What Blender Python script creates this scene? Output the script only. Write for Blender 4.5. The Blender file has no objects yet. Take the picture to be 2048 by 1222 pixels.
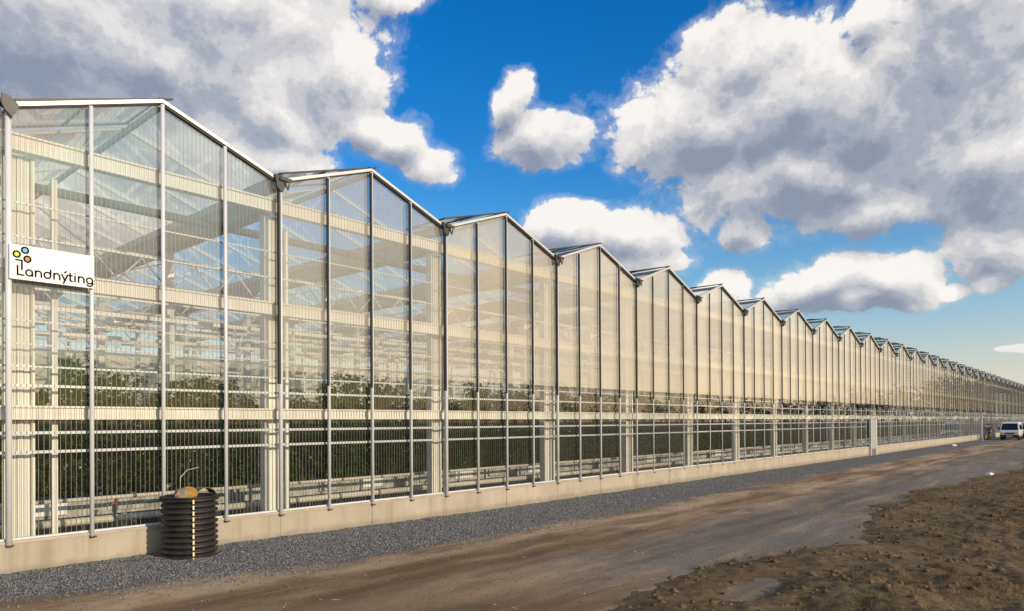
import bpy, math, random
import numpy as np
from mathutils import Vector

random.seed(7)
rng = np.random.default_rng(11)
sc = bpy.context.scene
col = sc.collection
R = math.radians

# ------------------------------------------------------------------ camera
YAW, PITCH, ROLL = R(41.3054), R(0.2567), R(-0.2981)
CAM = Vector((-2.818, -12.315, 2.249))
FOC = 1400.0                                   # focal length in pixels of a 2048 px wide picture
fw = Vector((math.cos(YAW) * math.cos(PITCH), math.sin(YAW) * math.cos(PITCH), math.sin(PITCH)))
rt0 = Vector((math.sin(YAW), -math.cos(YAW), 0))
up0 = rt0.cross(fw)
rt = math.cos(ROLL) * rt0 + math.sin(ROLL) * up0
up = -math.sin(ROLL) * rt0 + math.cos(ROLL) * up0
from mathutils import Matrix
cam_data = bpy.data.cameras.new('camera')
cam = bpy.data.objects.new('camera', cam_data)
col.objects.link(cam)
m3 = Matrix((rt, up, -fw)).transposed()
cam.matrix_world = Matrix.Translation(CAM) @ m3.to_4x4()
cam_data.sensor_fit = 'HORIZONTAL'
cam_data.sensor_width = 36.0
cam_data.lens = 36.0 * FOC / 2048
cam_data.shift_y = 226.35 / 2048
cam_data.clip_start = 0.05
cam_data.clip_end = 9000
sc.camera = cam

# ------------------------------------------------------------------ world, sun, exposure
SUN_AZ = R(-84.0)         # direction towards the sun, measured from +X
SUN_EL = R(16.0)
SKY_STRENGTH = 0.12
SUN_STRENGTH = 4.0
EXPOSURE = 0.0
sc.view_settings.view_transform = 'Standard'
sc.view_settings.look = 'None'
sc.view_settings.gamma = 1.0
sc.view_settings.exposure = EXPOSURE
sc.view_settings.use_curve_mapping = False

cy = sc.cycles
cy.use_denoising = True
cy.use_adaptive_sampling = True
cy.adaptive_threshold = 0.01
cy.max_bounces = 8
cy.diffuse_bounces = 3
cy.glossy_bounces = 4
cy.transmission_bounces = 4
cy.transparent_max_bounces = 48
cy.sample_clamp_indirect = 4.0
cy.caustics_reflective = False
cy.caustics_refractive = False

sun_d = bpy.data.lights.new('sun', 'SUN')
sun_d.energy = SUN_STRENGTH
sun_d.angle = R(0.5)
sun_d.color = (1.0, 0.81, 0.56)
sun = bpy.data.objects.new('sun', sun_d)
col.objects.link(sun)
sd = Vector((math.cos(SUN_AZ) * math.cos(SUN_EL), math.sin(SUN_AZ) * math.cos(SUN_EL), math.sin(SUN_EL)))
sun.rotation_euler = sd.to_track_quat('Z', 'Y').to_euler()
sun.location = (0, -60, 40)


class NT:
    """small helper around a node tree"""
    def __init__(self, tree):
        self.t = tree

    def n(self, typ, inputs=None, **props):
        nd = self.t.nodes.new(typ)
        for k, v in props.items():
            setattr(nd, k, v)
        for k, v in (inputs or {}).items():
            s = nd.inputs[k]
            if hasattr(v, 'is_output') or isinstance(v, bpy.types.NodeSocket):
                self.t.links.new(v, s)
            else:
                s.default_value = v
        return nd

    def math(self, op, a, b=None, c=None, clamp=False):
        nd = self.t.nodes.new('ShaderNodeMath')
        nd.operation = op
        nd.use_clamp = clamp
        for i, v in enumerate((a, b, c)):
            if v is None:
                continue
            if isinstance(v, bpy.types.NodeSocket):
                self.t.links.new(v, nd.inputs[i])
            else:
                nd.inputs[i].default_value = v
        return nd.outputs[0]

    def vmath(self, op, a, b=None, c=None):
        nd = self.t.nodes.new('ShaderNodeVectorMath')
        nd.operation = op
        for i, v in enumerate((a, b, c)):
            if v is None:
                continue
            if isinstance(v, bpy.types.NodeSocket):
                self.t.links.new(v, nd.inputs[i])
            else:
                nd.inputs[i].default_value = v
        return nd.outputs['Value'] if op in ('LENGTH', 'DOT_PRODUCT', 'DISTANCE') else nd.outputs[0]

    def smooth(self, x, a, b, lo=0.0, hi=1.0):
        nd = self.n('ShaderNodeMapRange', {'Value': x, 'From Min': a, 'From Max': b, 'To Min': lo, 'To Max': hi},
                    interpolation_type='SMOOTHSTEP')
        return nd.outputs[0]

    def lin(self, x, a, b, lo=0.0, hi=1.0):
        nd = self.n('ShaderNodeMapRange', {'Value': x, 'From Min': a, 'From Max': b, 'To Min': lo, 'To Max': hi})
        return nd.outputs[0]

    def mix(self, f, a, b, blend='MIX'):
        nd = self.t.nodes.new('ShaderNodeMix')
        nd.data_type = 'RGBA'
        nd.blend_type = blend
        nd.clamp_factor = True
        for s, v in ((nd.inputs['Factor'], f), (nd.inputs['A'], a), (nd.inputs['B'], b)):
            s = [q for q in nd.inputs if q.name == s.name and (q.type == 'RGBA' or (s.name == 'Factor' and q.type == 'VALUE'))][0]
            if isinstance(v, bpy.types.NodeSocket):
                self.t.links.new(v, s)
            else:
                s.default_value = v if not isinstance(v, tuple) or len(v) == 4 else (*v, 1)
        return [o for o in nd.outputs if o.type == 'RGBA'][0]

    def noise(self, vec, scale, detail=4, rough=0.55, dist=0.0, lac=2.0, out='Fac'):
        nd = self.n('ShaderNodeTexNoise', {'Vector': vec, 'Scale': scale, 'Detail': detail, 'Roughness': rough,
                                           'Distortion': dist, 'Lacunarity': lac})
        return nd.outputs[out]


def px_dir(x, y):
    """world azimuth right of the street axis and elevation of a sight line"""
    d = fw + rt * ((x - 1024) / FOC) + up * ((611 + 226.35 - y) / FOC)
    d.normalize()
    F = Vector((math.cos(YAW), math.sin(YAW), 0))
    Rr = Vector((math.sin(YAW), -math.cos(YAW), 0))
    return math.atan2(d.dot(Rr), d.dot(F)), math.asin(d.z)


# clouds of the sky, as (centre, half width, half height) read as sight lines
CLOUDS = [(470, 40, 290, 170), (640, 150, 120, 120), (560, 230, 150, 90), (300, 130, 300, 110), (60, 60, 330, 260), (200, 200, 330, 130),
          (770, -20, 85, 45), (800, 285, 95, 55), (735, 245, 60, 40), (870, 330, 60, 45), (560, 320, 120, 35), (330, 300, 260, 130), (150, 420, 260, 110),
          (1480, 130, 120, 100), (1600, 200, 190, 130), (1400, 260, 190, 110), (1780, 240, 200, 150),
          (1930, 160, 260, 210), (1980, 320, 230, 150), (1600, 370, 280, 90), (1760, 430, 240, 60),
          (1750, 50, 60, 45), (1030, 190, 42, 50), (1095, 275, 95, 52),
          (1160, 460, 90, 55), (1270, 465, 95, 60), (1230, 530, 140, 50), (1330, 525, 55, 25),
          (1470, 480, 55, 38), (1630, 575, 105, 48), (1775, 565, 115, 48), (1700, 600, 180, 28), (1890, 578, 55, 18),
          (2010, 490, 130, 60), (2000, 552, 50, 24), (2030, 713, 45, 9), (1440, 590, 55, 40), (2300, 200, 250, 200)]
# the same for the thick grey parts
GREY = [(40, 80, 300, 190), (330, 190, 200, 70), (1560, 330, 300, 80), (1900, 110, 240, 140), (1720, 400, 260, 60), (1990, 420, 200, 80),
        (1200, 520, 110, 40), (820, 320, 90, 30), (1060, 270, 90, 50), (1470, 480, 60, 40), (1640, 610, 190, 28)]

world = bpy.data.worlds.new('World')
sc.world = world
world.use_nodes = True
world.cycles.sampling_method = 'MANUAL'
world.cycles.sample_map_resolution = 256
wt = world.node_tree
for nd in list(wt.nodes):
    wt.nodes.remove(nd)


def make_density_group():
    g = bpy.data.node_groups.new('cloud_density', 'ShaderNodeTree')
    g.interface.new_socket('Dir', in_out='INPUT', socket_type='NodeSocketVector')
    g.interface.new_socket('Density', in_out='OUTPUT', socket_type='NodeSocketFloat')
    g.interface.new_socket('Field', in_out='OUTPUT', socket_type='NodeSocketFloat')
    g.interface.new_socket('Grey', in_out='OUTPUT', socket_type='NodeSocketFloat')
    T = NT(g)
    gi = g.nodes.new('NodeGroupInput')
    go = g.nodes.new('NodeGroupOutput')
    D = gi.outputs['Dir']
    F = (math.cos(YAW), math.sin(YAW), 0)
    Rr = (math.sin(YAW), -math.cos(YAW), 0)
    az = T.math('ARCTAN2', T.vmath('DOT_PRODUCT', D, Rr), T.vmath('DOT_PRODUCT', D, F))
    sep = T.n('ShaderNodeSeparateXYZ', {'Vector': D})
    el = T.math('ARCSINE', sep.outputs['Z'])
    ae = T.n('ShaderNodeCombineXYZ', {'X': az, 'Y': el}).outputs[0]
    wob = T.noise(D, 5.0, 3, 0.62, out='Color')
    ae_w = T.vmath('MULTIPLY_ADD', T.vmath('SUBTRACT', wob, (0.5, 0.5, 0.5)), (0.11, 0.09, 0.0), ae)

    def blobs(lst, vec):
        cur = None
        for (x, y, hw, hh) in lst:
            a, e = px_dir(x, y)
            a2, _ = px_dir(x + hw, y)
            a1, _ = px_dir(x - hw, y)
            _, e2 = px_dir(x, y - hh)
            _, e1 = px_dir(x, y + hh)
            sa, se = (a2 - a1) / 2, (e2 - e1) / 2
            v = T.vmath('MULTIPLY_ADD', vec, (1 / sa, 1 / se, 0), (-a / sa, -e / se, 0))
            L = T.vmath('LENGTH', v)
            cur = L if cur is None else T.math('SMOOTH_MIN', cur, L, 0.25)
        return cur
    field = T.math('SUBTRACT', 1.0, blobs(CLOUDS, ae_w))
    field = T.math('MAXIMUM', field, -0.9)
    # broken cumulus all round the rest of the sky
    other = T.lin(T.noise(T.vmath('MULTIPLY', D, (1, 1, 1.9)), 2.3, 3, 0.5), 0.40, 0.66, -0.9, 0.7)
    outside = T.math('MAXIMUM', T.smooth(T.math('ABSOLUTE', az), 0.66, 0.80), T.smooth(el, 0.56, 0.66))
    field = T.math('ADD', T.math('MULTIPLY', field, T.math('SUBTRACT', 1.0, outside)), T.math('MULTIPLY', other, outside))
    fb = T.noise(T.vmath('MULTIPLY', D, (1, 1, 1.25)), 9.0, 7, 0.62)
    vor = T.n('ShaderNodeTexVoronoi', {'Vector': T.vmath('ADD', T.vmath('MULTIPLY', D, (1, 1, 1.15)), T.vmath('MULTIPLY', wob, (0.10, 0.10, 0.10))),
                                       'Scale': 22.0, 'Detail': 4.0, 'Roughness': 0.62, 'Lacunarity': 2.1}, feature='F1', normalize=True)
    fb2 = T.math('SUBTRACT', 1.0, vor.outputs['Distance'])
    d = T.math('ADD', T.math('MULTIPLY', field, 1.25), T.math('MULTIPLY', T.math('SUBTRACT', fb, 0.5), 1.25))
    d = T.math('ADD', d, T.math('MULTIPLY', T.math('SUBTRACT', fb2, 0.62), 1.7))
    grey = T.math('SUBTRACT', 1.0, blobs(GREY, ae_w))
    g.links.new(d, go.inputs['Density'])
    g.links.new(field, go.inputs['Field'])
    g.links.new(T.smooth(T.math('ADD', grey, T.math('MULTIPLY', T.math('SUBTRACT', fb, 0.5), 0.9)), -0.75, 0.95), go.inputs['Grey'])
    return g


def build_world():
    T = NT(wt)
    out = wt.nodes.new('ShaderNodeOutputWorld')
    bg = wt.nodes.new('ShaderNodeBackground')
    bg.inputs['Strength'].default_value = SKY_STRENGTH
    sky = wt.nodes.new('ShaderNodeTexSky')
    sky.sky_type = 'NISHITA'
    sky.sun_disc = False
    sky.sun_elevation = SUN_EL
    sky.sun_rotation = math.atan2(sd.x, sd.y)
    sky.air_density = 1.25
    sky.dust_density = 1.2
    sky.ozone_density = 2.2
    tc = wt.nodes.new('ShaderNodeTexCoord')
    D = T.vmath('NORMALIZE', tc.outputs['Generated'])
    hs = T.n('ShaderNodeHueSaturation', {'Saturation': 1.45, 'Value': 1.0, 'Color': sky.outputs[0]})
    grp = make_density_group()

    def dens(vec):
        nd = wt.nodes.new('ShaderNodeGroup')
        nd.node_tree = grp
        wt.links.new(vec, nd.inputs[0])
        return nd
    d0 = dens(D)
    # towards the light: up and towards the sun's side
    lt = Vector((0.25 * rt0.x, 0.25 * rt0.y, 0.9)).normalized() * 0.03
    d1 = dens(T.vmath('NORMALIZE', T.vmath('ADD', D, tuple(lt))))
    cover = T.math('MAXIMUM', T.smooth(d0.outputs['Density'], -0.05, 0.22), T.smooth(d0.outputs['Density'], -0.34, 0.12, 0.0, 0.26))
    thick = T.smooth(d1.outputs['Density'], -0.3, 1.6)
    relief = T.math('SUBTRACT', d0.outputs['Density'], d1.outputs['Density'])
    raw = T.math('ADD', T.math('MULTIPLY', thick, 0.42), T.math('MULTIPLY', d0.outputs['Grey'], 0.42))
    raw = T.math('SUBTRACT', raw, T.math('MULTIPLY', relief, 0.42))
    raw = T.math('ADD', raw, T.math('MULTIPLY', T.math('SUBTRACT', T.noise(D, 11.0, 7, 0.64), 0.5), 1.15))
    shade = T.smooth(raw, -0.35, 1.1)
    k = 1.0 / SKY_STRENGTH
    rmp = wt.nodes.new('ShaderNodeValToRGB')
    wt.links.new(shade, rmp.inputs['Fac'])
    cr = rmp.color_ramp
    cr.interpolation = 'EASE'
    cr.elements[0].position, cr.elements[0].color = 0.02, (0.98, 0.945, 0.90, 1)
    cr.elements[1].position, cr.elements[1].color = 1.0, (0.27, 0.31, 0.395, 1)
    for pos, cc in ((0.22, (0.80, 0.775, 0.76)), (0.48, (0.60, 0.60, 0.63)), (0.75, (0.40, 0.43, 0.50))):
        e_ = cr.elements.new(pos)
        e_.color = (*cc, 1)
    cl = T.mix(1.0, rmp.outputs['Color'], (k, k, k), 'MULTIPLY')
    # low clouds fade into the horizon's air
    sep = T.n('ShaderNodeSeparateXYZ', {'Vector': D})
    cover = T.math('MULTIPLY', cover, T.smooth(sep.outputs['Z'], 0.0, 0.13))
    # clear-sky hue of the photograph, and the pale warm air that lies along the whole horizon
    blue = T.mix(1.0, hs.outputs[0], (0.11, 1.03, 1.60), 'MULTIPLY')
    elv = T.math('ABSOLUTE', sep.outputs['Z'])
    hz = T.mix(T.smooth(elv, 0.015, 0.15), (0.80 * k, 0.725 * k, 0.60 * k), (0.60 * k, 0.655 * k, 0.69 * k))
    ha = T.math('POWER', 2.718, T.math('MULTIPLY', T.math('POWER', T.math('DIVIDE', elv, 0.175), 1.7), -1.0))
    sc_ = T.vmath('DOT_PRODUCT', D, tuple(sd))
    glow = T.smooth(sc_, -0.02, 0.72)  # unseen sun-side sky, lifted and warmed for the glass to mirror
    hz = T.mix(T.math('MULTIPLY', glow, 0.8), hz, T.mix(T.smooth(elv, 0.01, 0.16), (1.38 * k, 0.94 * k, 0.44 * k), (1.12 * k, 0.99 * k, 0.80 * k)))
    ha2 = T.math('POWER', 2.718, T.math('MULTIPLY', T.math('POWER', T.math('DIVIDE', elv, 0.55), 1.7), -1.0))
    ha = T.math('MAXIMUM', ha, T.math('MULTIPLY', ha2, T.math('MULTIPLY', glow, 0.9)))
    base = T.mix(ha, blue, hz)
    colr = T.mix(T.math('MULTIPLY', cover, 0.97), base, cl)
    wt.links.new(colr, bg.inputs['Color'])
    wt.links.new(bg.outputs[0], out.inputs['Surface'])


build_world()

# ------------------------------------------------------------------ material helpers
MAT = {}


def new_mat(name):
    m = bpy.data.materials.new(name)
    m.use_nodes = True
    t = m.node_tree
    for nd in list(t.nodes):
        t.nodes.remove(nd)
    out = t.nodes.new('ShaderNodeOutputMaterial')
    MAT[name] = m
    return m, NT(t), out


def simple(name, color, rough=0.6, metal=0.0, var=0.12, scale=6.0, bump=0.0, bscale=40.0, spec=0.5, streak=0.0):
    m, T, out = new_mat(name)
    geo = T.n('ShaderNodeNewGeometry')
    P = geo.outputs['Position']
    nz = T.noise(P, scale, 5, 0.6)
    c = T.mix(T.lin(nz, 0.3, 0.7), tuple(v * (1 - var) for v in color), tuple(min(1, v * (1 + var)) for v in color))
    if streak:
        sv = T.noise(T.vmath('MULTIPLY', P, (5.0, 5.0, 0.35)), 1.0, 4, 0.6)
        c = T.mix(T.math('MULTIPLY', T.smooth(sv, 0.52, 0.75), streak), c, tuple(v * 0.45 for v in color))
    b = T.n('ShaderNodeBsdfPrincipled', {'Base Color': c, 'Roughness': rough, 'Metallic': metal, 'Specular IOR Level': spec})
    if bump:
        bn = T.n('ShaderNodeBump', {'Height': T.noise(P, bscale, 4, 0.6), 'Strength': bump, 'Distance': 0.01})
        m.node_tree.links.new(bn.outputs[0], b.inputs['Normal'])
    m.node_tree.links.new(b.outputs[0], out.inputs['Surface'])
    return m


def glass(name, r0, tint, wob=0.0, dirt=0.03, glow_veil=0.0):
    m, T, out = new_mat(name)
    geo = T.n('ShaderNodeNewGeometry')
    nrm = None
    if wob:
        bn = T.n('ShaderNodeBump', {'Height': T.noise(geo.outputs['Position'], 0.8, 2, 0.5), 'Strength': wob, 'Distance': 0.02})
        nrm = bn.outputs[0]
    lw = T.n('ShaderNodeLayerWeight', {'Blend': 0.5})
    f5 = T.math('POWER', lw.outputs['Facing'], 3.6)
    Rf = T.math('MULTIPLY_ADD', f5, 1 - r0, r0, clamp=True)
    tr = T.n('ShaderNodeBsdfTransparent', {'Color': (*tint, 1)})
    gl = T.n('ShaderNodeBsdfGlossy', {'Color': (1, 1, 1, 1), 'Roughness': 0.012})
    if nrm:
        m.node_tree.links.new(nrm, gl.inputs['Normal'])
    mx = T.n('ShaderNodeMixShader', {0: Rf, 1: tr.outputs[0], 2: gl.outputs[0]})
    if dirt:
        df = T.n('ShaderNodeBsdfDiffuse', {'Color': (0.55, 0.52, 0.46, 1)})
        tl = T.n('ShaderNodeBsdfTranslucent', {'Color': (0.6, 0.58, 0.52, 1)})
        ds = T.n('ShaderNodeMixShader', {0: 0.5, 1: df.outputs[0], 2: tl.outputs[0]})
        amt = T.math('MULTIPLY', T.smooth(T.noise(geo.outputs['Position'], 1.7, 5, 0.65), 0.3, 0.8), dirt * 2)
        mx = T.n('ShaderNodeMixShader', {0: amt, 1: mx.outputs[0], 2: ds.outputs[0]})
    if glow_veil:
        # cream veil that paints the mirrored sky glow into the pane
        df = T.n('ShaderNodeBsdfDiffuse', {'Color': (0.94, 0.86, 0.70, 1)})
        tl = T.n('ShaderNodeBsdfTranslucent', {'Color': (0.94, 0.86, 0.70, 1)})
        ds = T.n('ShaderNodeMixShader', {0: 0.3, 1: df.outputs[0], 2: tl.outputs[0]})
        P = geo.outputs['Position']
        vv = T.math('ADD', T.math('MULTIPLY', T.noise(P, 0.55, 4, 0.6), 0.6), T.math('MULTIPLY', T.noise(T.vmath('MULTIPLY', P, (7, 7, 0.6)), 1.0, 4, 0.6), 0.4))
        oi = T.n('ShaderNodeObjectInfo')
        amt = T.math('MULTIPLY', T.math('MULTIPLY', T.lin(vv, 0.3, 0.7, 0.86, 1.12), glow_veil), T.lin(oi.outputs['Random'], 0.0, 1.0, 0.8, 1.15))
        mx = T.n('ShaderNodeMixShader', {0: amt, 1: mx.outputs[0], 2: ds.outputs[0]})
    m.node_tree.links.new(mx.outputs[0], out.inputs['Surface'])
    return m


GLOW_VEILS = [0.075, 0.15, 0.24, 0.31, 0.35, 0.37, 0.38, 0.38, 0.38, 0.36, 0.34, 0.31, 0.28, 0.25, 0.21, 0.17, 0.14, 0.11]  # how much cream glow is painted on the panes of each bay
for i_, a_ in enumerate(GLOW_VEILS):
    glass('glow_veil_glass_%d' % i_, 0.085, (0.98, 0.985, 0.975), wob=0.03, dirt=0.0, glow_veil=a_)
glass('far_glow_glass', 0.11, (0.95, 0.96, 0.95), wob=0.03, dirt=0.0, glow_veil=0.10)
glass('wall_glass', 0.035, (0.98, 0.985, 0.975), wob=0.03, dirt=0.006)
glass('roof_glass', 0.045, (0.985, 0.99, 0.985), wob=0.0, dirt=0.03)
glass('far_glass', 0.09, (0.94, 0.96, 0.95), wob=0.05, dirt=0.02)
simple('white_metal', (0.66, 0.68, 0.73), 0.35, 0.0, 0.06, 3.0, streak=0.12)
simple('cream_steel', (0.80, 0.78, 0.73), 0.5, 0.0, 0.08, 2.0, streak=0.25)
simple('grey_steel', (0.42, 0.41, 0.38), 0.5, 0.2, 0.1, 3.0, streak=0.2)
simple('aluminium', (0.66, 0.65, 0.63), 0.35, 0.35, 0.06, 4.0)
simple('rod_metal', (0.24, 0.235, 0.22), 0.5, 0.2, 0.06, 4.0)
simple('near_black', (0.035, 0.037, 0.042), 0.6, 0.0, 0.2, 8.0)
simple('dark_metal', (0.05, 0.052, 0.055), 0.5, 0.3, 0.2, 8.0)
simple('gutter_grey', (0.10, 0.10, 0.098), 0.5, 0.3, 0.15, 4.0)
simple('screen_cloth', (0.40, 0.38, 0.335), 0.9, 0.0, 0.25, 14.0, bump=0.4, bscale=30)
def cloth(name, c, tr):
    m, T, out = new_mat(name)
    P = T.n('ShaderNodeNewGeometry').outputs['Position']
    cc = T.mix(T.lin(T.noise(T.vmath('MULTIPLY', P, (3, 3, 0.6)), 1.0, 5), 0.3, 0.7), tuple(v * 0.86 for v in c), c)
    a = T.n('ShaderNodeBsdfDiffuse', {'Color': cc})
    b = T.n('ShaderNodeBsdfTranslucent', {'Color': cc})
    mx = T.n('ShaderNodeMixShader', {0: tr, 1: a.outputs[0], 2: b.outputs[0]})
    m.node_tree.links.new(mx.outputs[0], out.inputs['Surface'])


cloth('fill_cream', (0.88, 0.83, 0.70), 0.12)
simple('dark_cloth', (0.09, 0.09, 0.085), 0.9, 0.0, 0.3, 14.0)
simple('sill_metal', (0.42, 0.36, 0.29), 0.55, 0.2, 0.15, 5.0)
simple('pipe_white', (0.62, 0.58, 0.50), 0.5, 0.0, 0.12, 6.0, streak=0.2)
simple('trough_white', (0.40, 0.39, 0.36), 0.7, 0.0, 0.45, 5.0)
simple('floor_cloth', (0.10, 0.095, 0.085), 0.9, 0.0, 0.4, 3.0)
simple('red_paint', (0.45, 0.03, 0.02), 0.5)
simple('flower_white', (0.72, 0.66, 0.60), 0.7)
simple('stem_green', (0.06, 0.07, 0.025), 0.8)
simple('bark', (0.10, 0.075, 0.05), 0.9, var=0.3)
simple('black_plastic', (0.018, 0.016, 0.015), 0.5, 0.0, 0.6, 5.0, bump=0.15, streak=0.0)
simple('tape_yellow', (0.78, 0.70, 0.42), 0.6, 0.0, 0.15, 20)
simple('sheet_metal', (0.20, 0.19, 0.18), 0.4, 0.6, 0.2, 10)
simple('sign_white', (0.83, 0.83, 0.83), 0.4, 0.0, 0.01, 2)
simple('sign_black', (0.008, 0.008, 0.008), 0.8, spec=0.05)
simple('sign_lime', (0.54, 0.66, 0.03), 0.5, var=0.02)
simple('sign_blue', (0.07, 0.42, 0.74), 0.5, var=0.02)
simple('sign_brown', (0.48, 0.17, 0.025), 0.5, var=0.02)
simple('van_white', (0.72, 0.74, 0.76), 0.25, 0.0, 0.03)
simple('van_black', (0.02, 0.02, 0.022), 0.5)
simple('van_glass', (0.015, 0.018, 0.022), 0.06, 0.0, 0.05, spec=0.8)
simple('tyre', (0.02, 0.02, 0.02), 0.85)
simple('rim', (0.45, 0.45, 0.46), 0.35, 0.7)
simple('lamp_glass', (0.75, 0.76, 0.78), 0.1)
simple('plate_white', (0.7, 0.7, 0.66), 0.5)
simple('door_grey', (0.36, 0.35, 0.33), 0.5, 0.0, 0.08)
simple('kick_grey', (0.17, 0.165, 0.155), 0.5, 0.2)
simple('paper_white', (0.75, 0.74, 0.70), 0.8)


def concrete_mat():
    m, T, out = new_mat('concrete')
    P = T.n('ShaderNodeNewGeometry').outputs['Position']
    oi = T.n('ShaderNodeObjectInfo')
    base = T.mix(T.lin(T.noise(P, 1.1, 4, 0.6), 0.3, 0.7), (0.37, 0.325, 0.255), (0.50, 0.445, 0.355))
    base = T.mix(T.math('MULTIPLY', oi.outputs['Random'], 0.25), base, (0.40, 0.36, 0.29))
    fine = T.noise(P, 55, 5, 0.7)
    base = T.mix(T.lin(fine, 0.35, 0.7, 0.0, 0.25), base, (0.30, 0.26, 0.20))
    sv = T.noise(T.vmath('MULTIPLY', P, (3.2, 3.2, 0.25)), 1.0, 5, 0.65)
    base = T.mix(T.math('MULTIPLY', T.smooth(sv, 0.48, 0.70), 0.55), base, (0.26, 0.22, 0.15))
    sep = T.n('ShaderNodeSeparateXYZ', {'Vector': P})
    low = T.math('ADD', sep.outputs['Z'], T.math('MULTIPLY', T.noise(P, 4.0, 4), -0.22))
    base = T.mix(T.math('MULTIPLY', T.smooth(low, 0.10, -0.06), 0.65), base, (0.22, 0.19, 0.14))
    b = T.n('ShaderNodeBsdfPrincipled', {'Base Color': base, 'Roughness': 0.85})
    bn = T.n('ShaderNodeBump', {'Height': fine, 'Strength': 0.25, 'Distance': 0.004})
    m.node_tree.links.new(bn.outputs[0], b.inputs['Normal'])
    m.node_tree.links.new(b.outputs[0], out.inputs['Surface'])


concrete_mat()


def leaf_mat(name, dark, light, trans=0.35, scale=1.5):
    m, T, out = new_mat(name)
    P = T.n('ShaderNodeNewGeometry').outputs['Position']
    n1 = T.noise(P, scale, 4, 0.6)
    n2 = T.n('ShaderNodeTexWhiteNoise', {'Vector': T.vmath('FLOOR', T.vmath('MULTIPLY', P, (14, 14, 14)))}).outputs['Value']
    c = T.mix(T.math('ADD', T.math('MULTIPLY', T.lin(n1, 0.3, 0.7), 0.6), T.math('MULTIPLY', n2, 0.4)), dark, light)
    b = T.n('ShaderNodeBsdfPrincipled', {'Base Color': c, 'Roughness': 0.6, 'Specular IOR Level': 0.12})
    tl = T.n('ShaderNodeBsdfTranslucent', {'Color': c})
    mx = T.n('ShaderNodeMixShader', {0: trans, 1: b.outputs[0], 2: tl.outputs[0]})
    m.node_tree.links.new(mx.outputs[0], out.inputs['Surface'])


leaf_mat('leaf', (0.009, 0.032, 0.003), (0.070, 0.160, 0.012))
leaf_mat('wood_leaf', (0.02, 0.026, 0.012), (0.06, 0.065, 0.03), 0.25, 0.3)
leaf_mat('dry_grass', (0.10, 0.075, 0.03), (0.24, 0.18, 0.075), 0.3, 2.0)
leaf_mat('twig', (0.05, 0.04, 0.03), (0.11, 0.085, 0.06), 0.1, 2.0)


def gravel_mat():
    m, T, out = new_mat('gravel_stone')
    P = T.n('ShaderNodeNewGeometry').outputs['Position']
    v = T.n('ShaderNodeTexVoronoi', {'Vector': P, 'Scale': 34.0})
    sep = T.n('ShaderNodeSeparateColor', {'Color': v.outputs['Color']})
    c = T.mix(sep.outputs[0], (0.055, 0.058, 0.067), (0.25, 0.25, 0.26))
    c = T.mix(T.math('MULTIPLY', T.smooth(sep.outputs[1], 0.86, 1.0), 0.8), c, (0.42, 0.40, 0.37))
    b = T.n('ShaderNodeBsdfPrincipled', {'Base Color': c, 'Roughness': 0.75})
    m.node_tree.links.new(b.outputs[0], out.inputs['Surface'])


gravel_mat()


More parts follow.
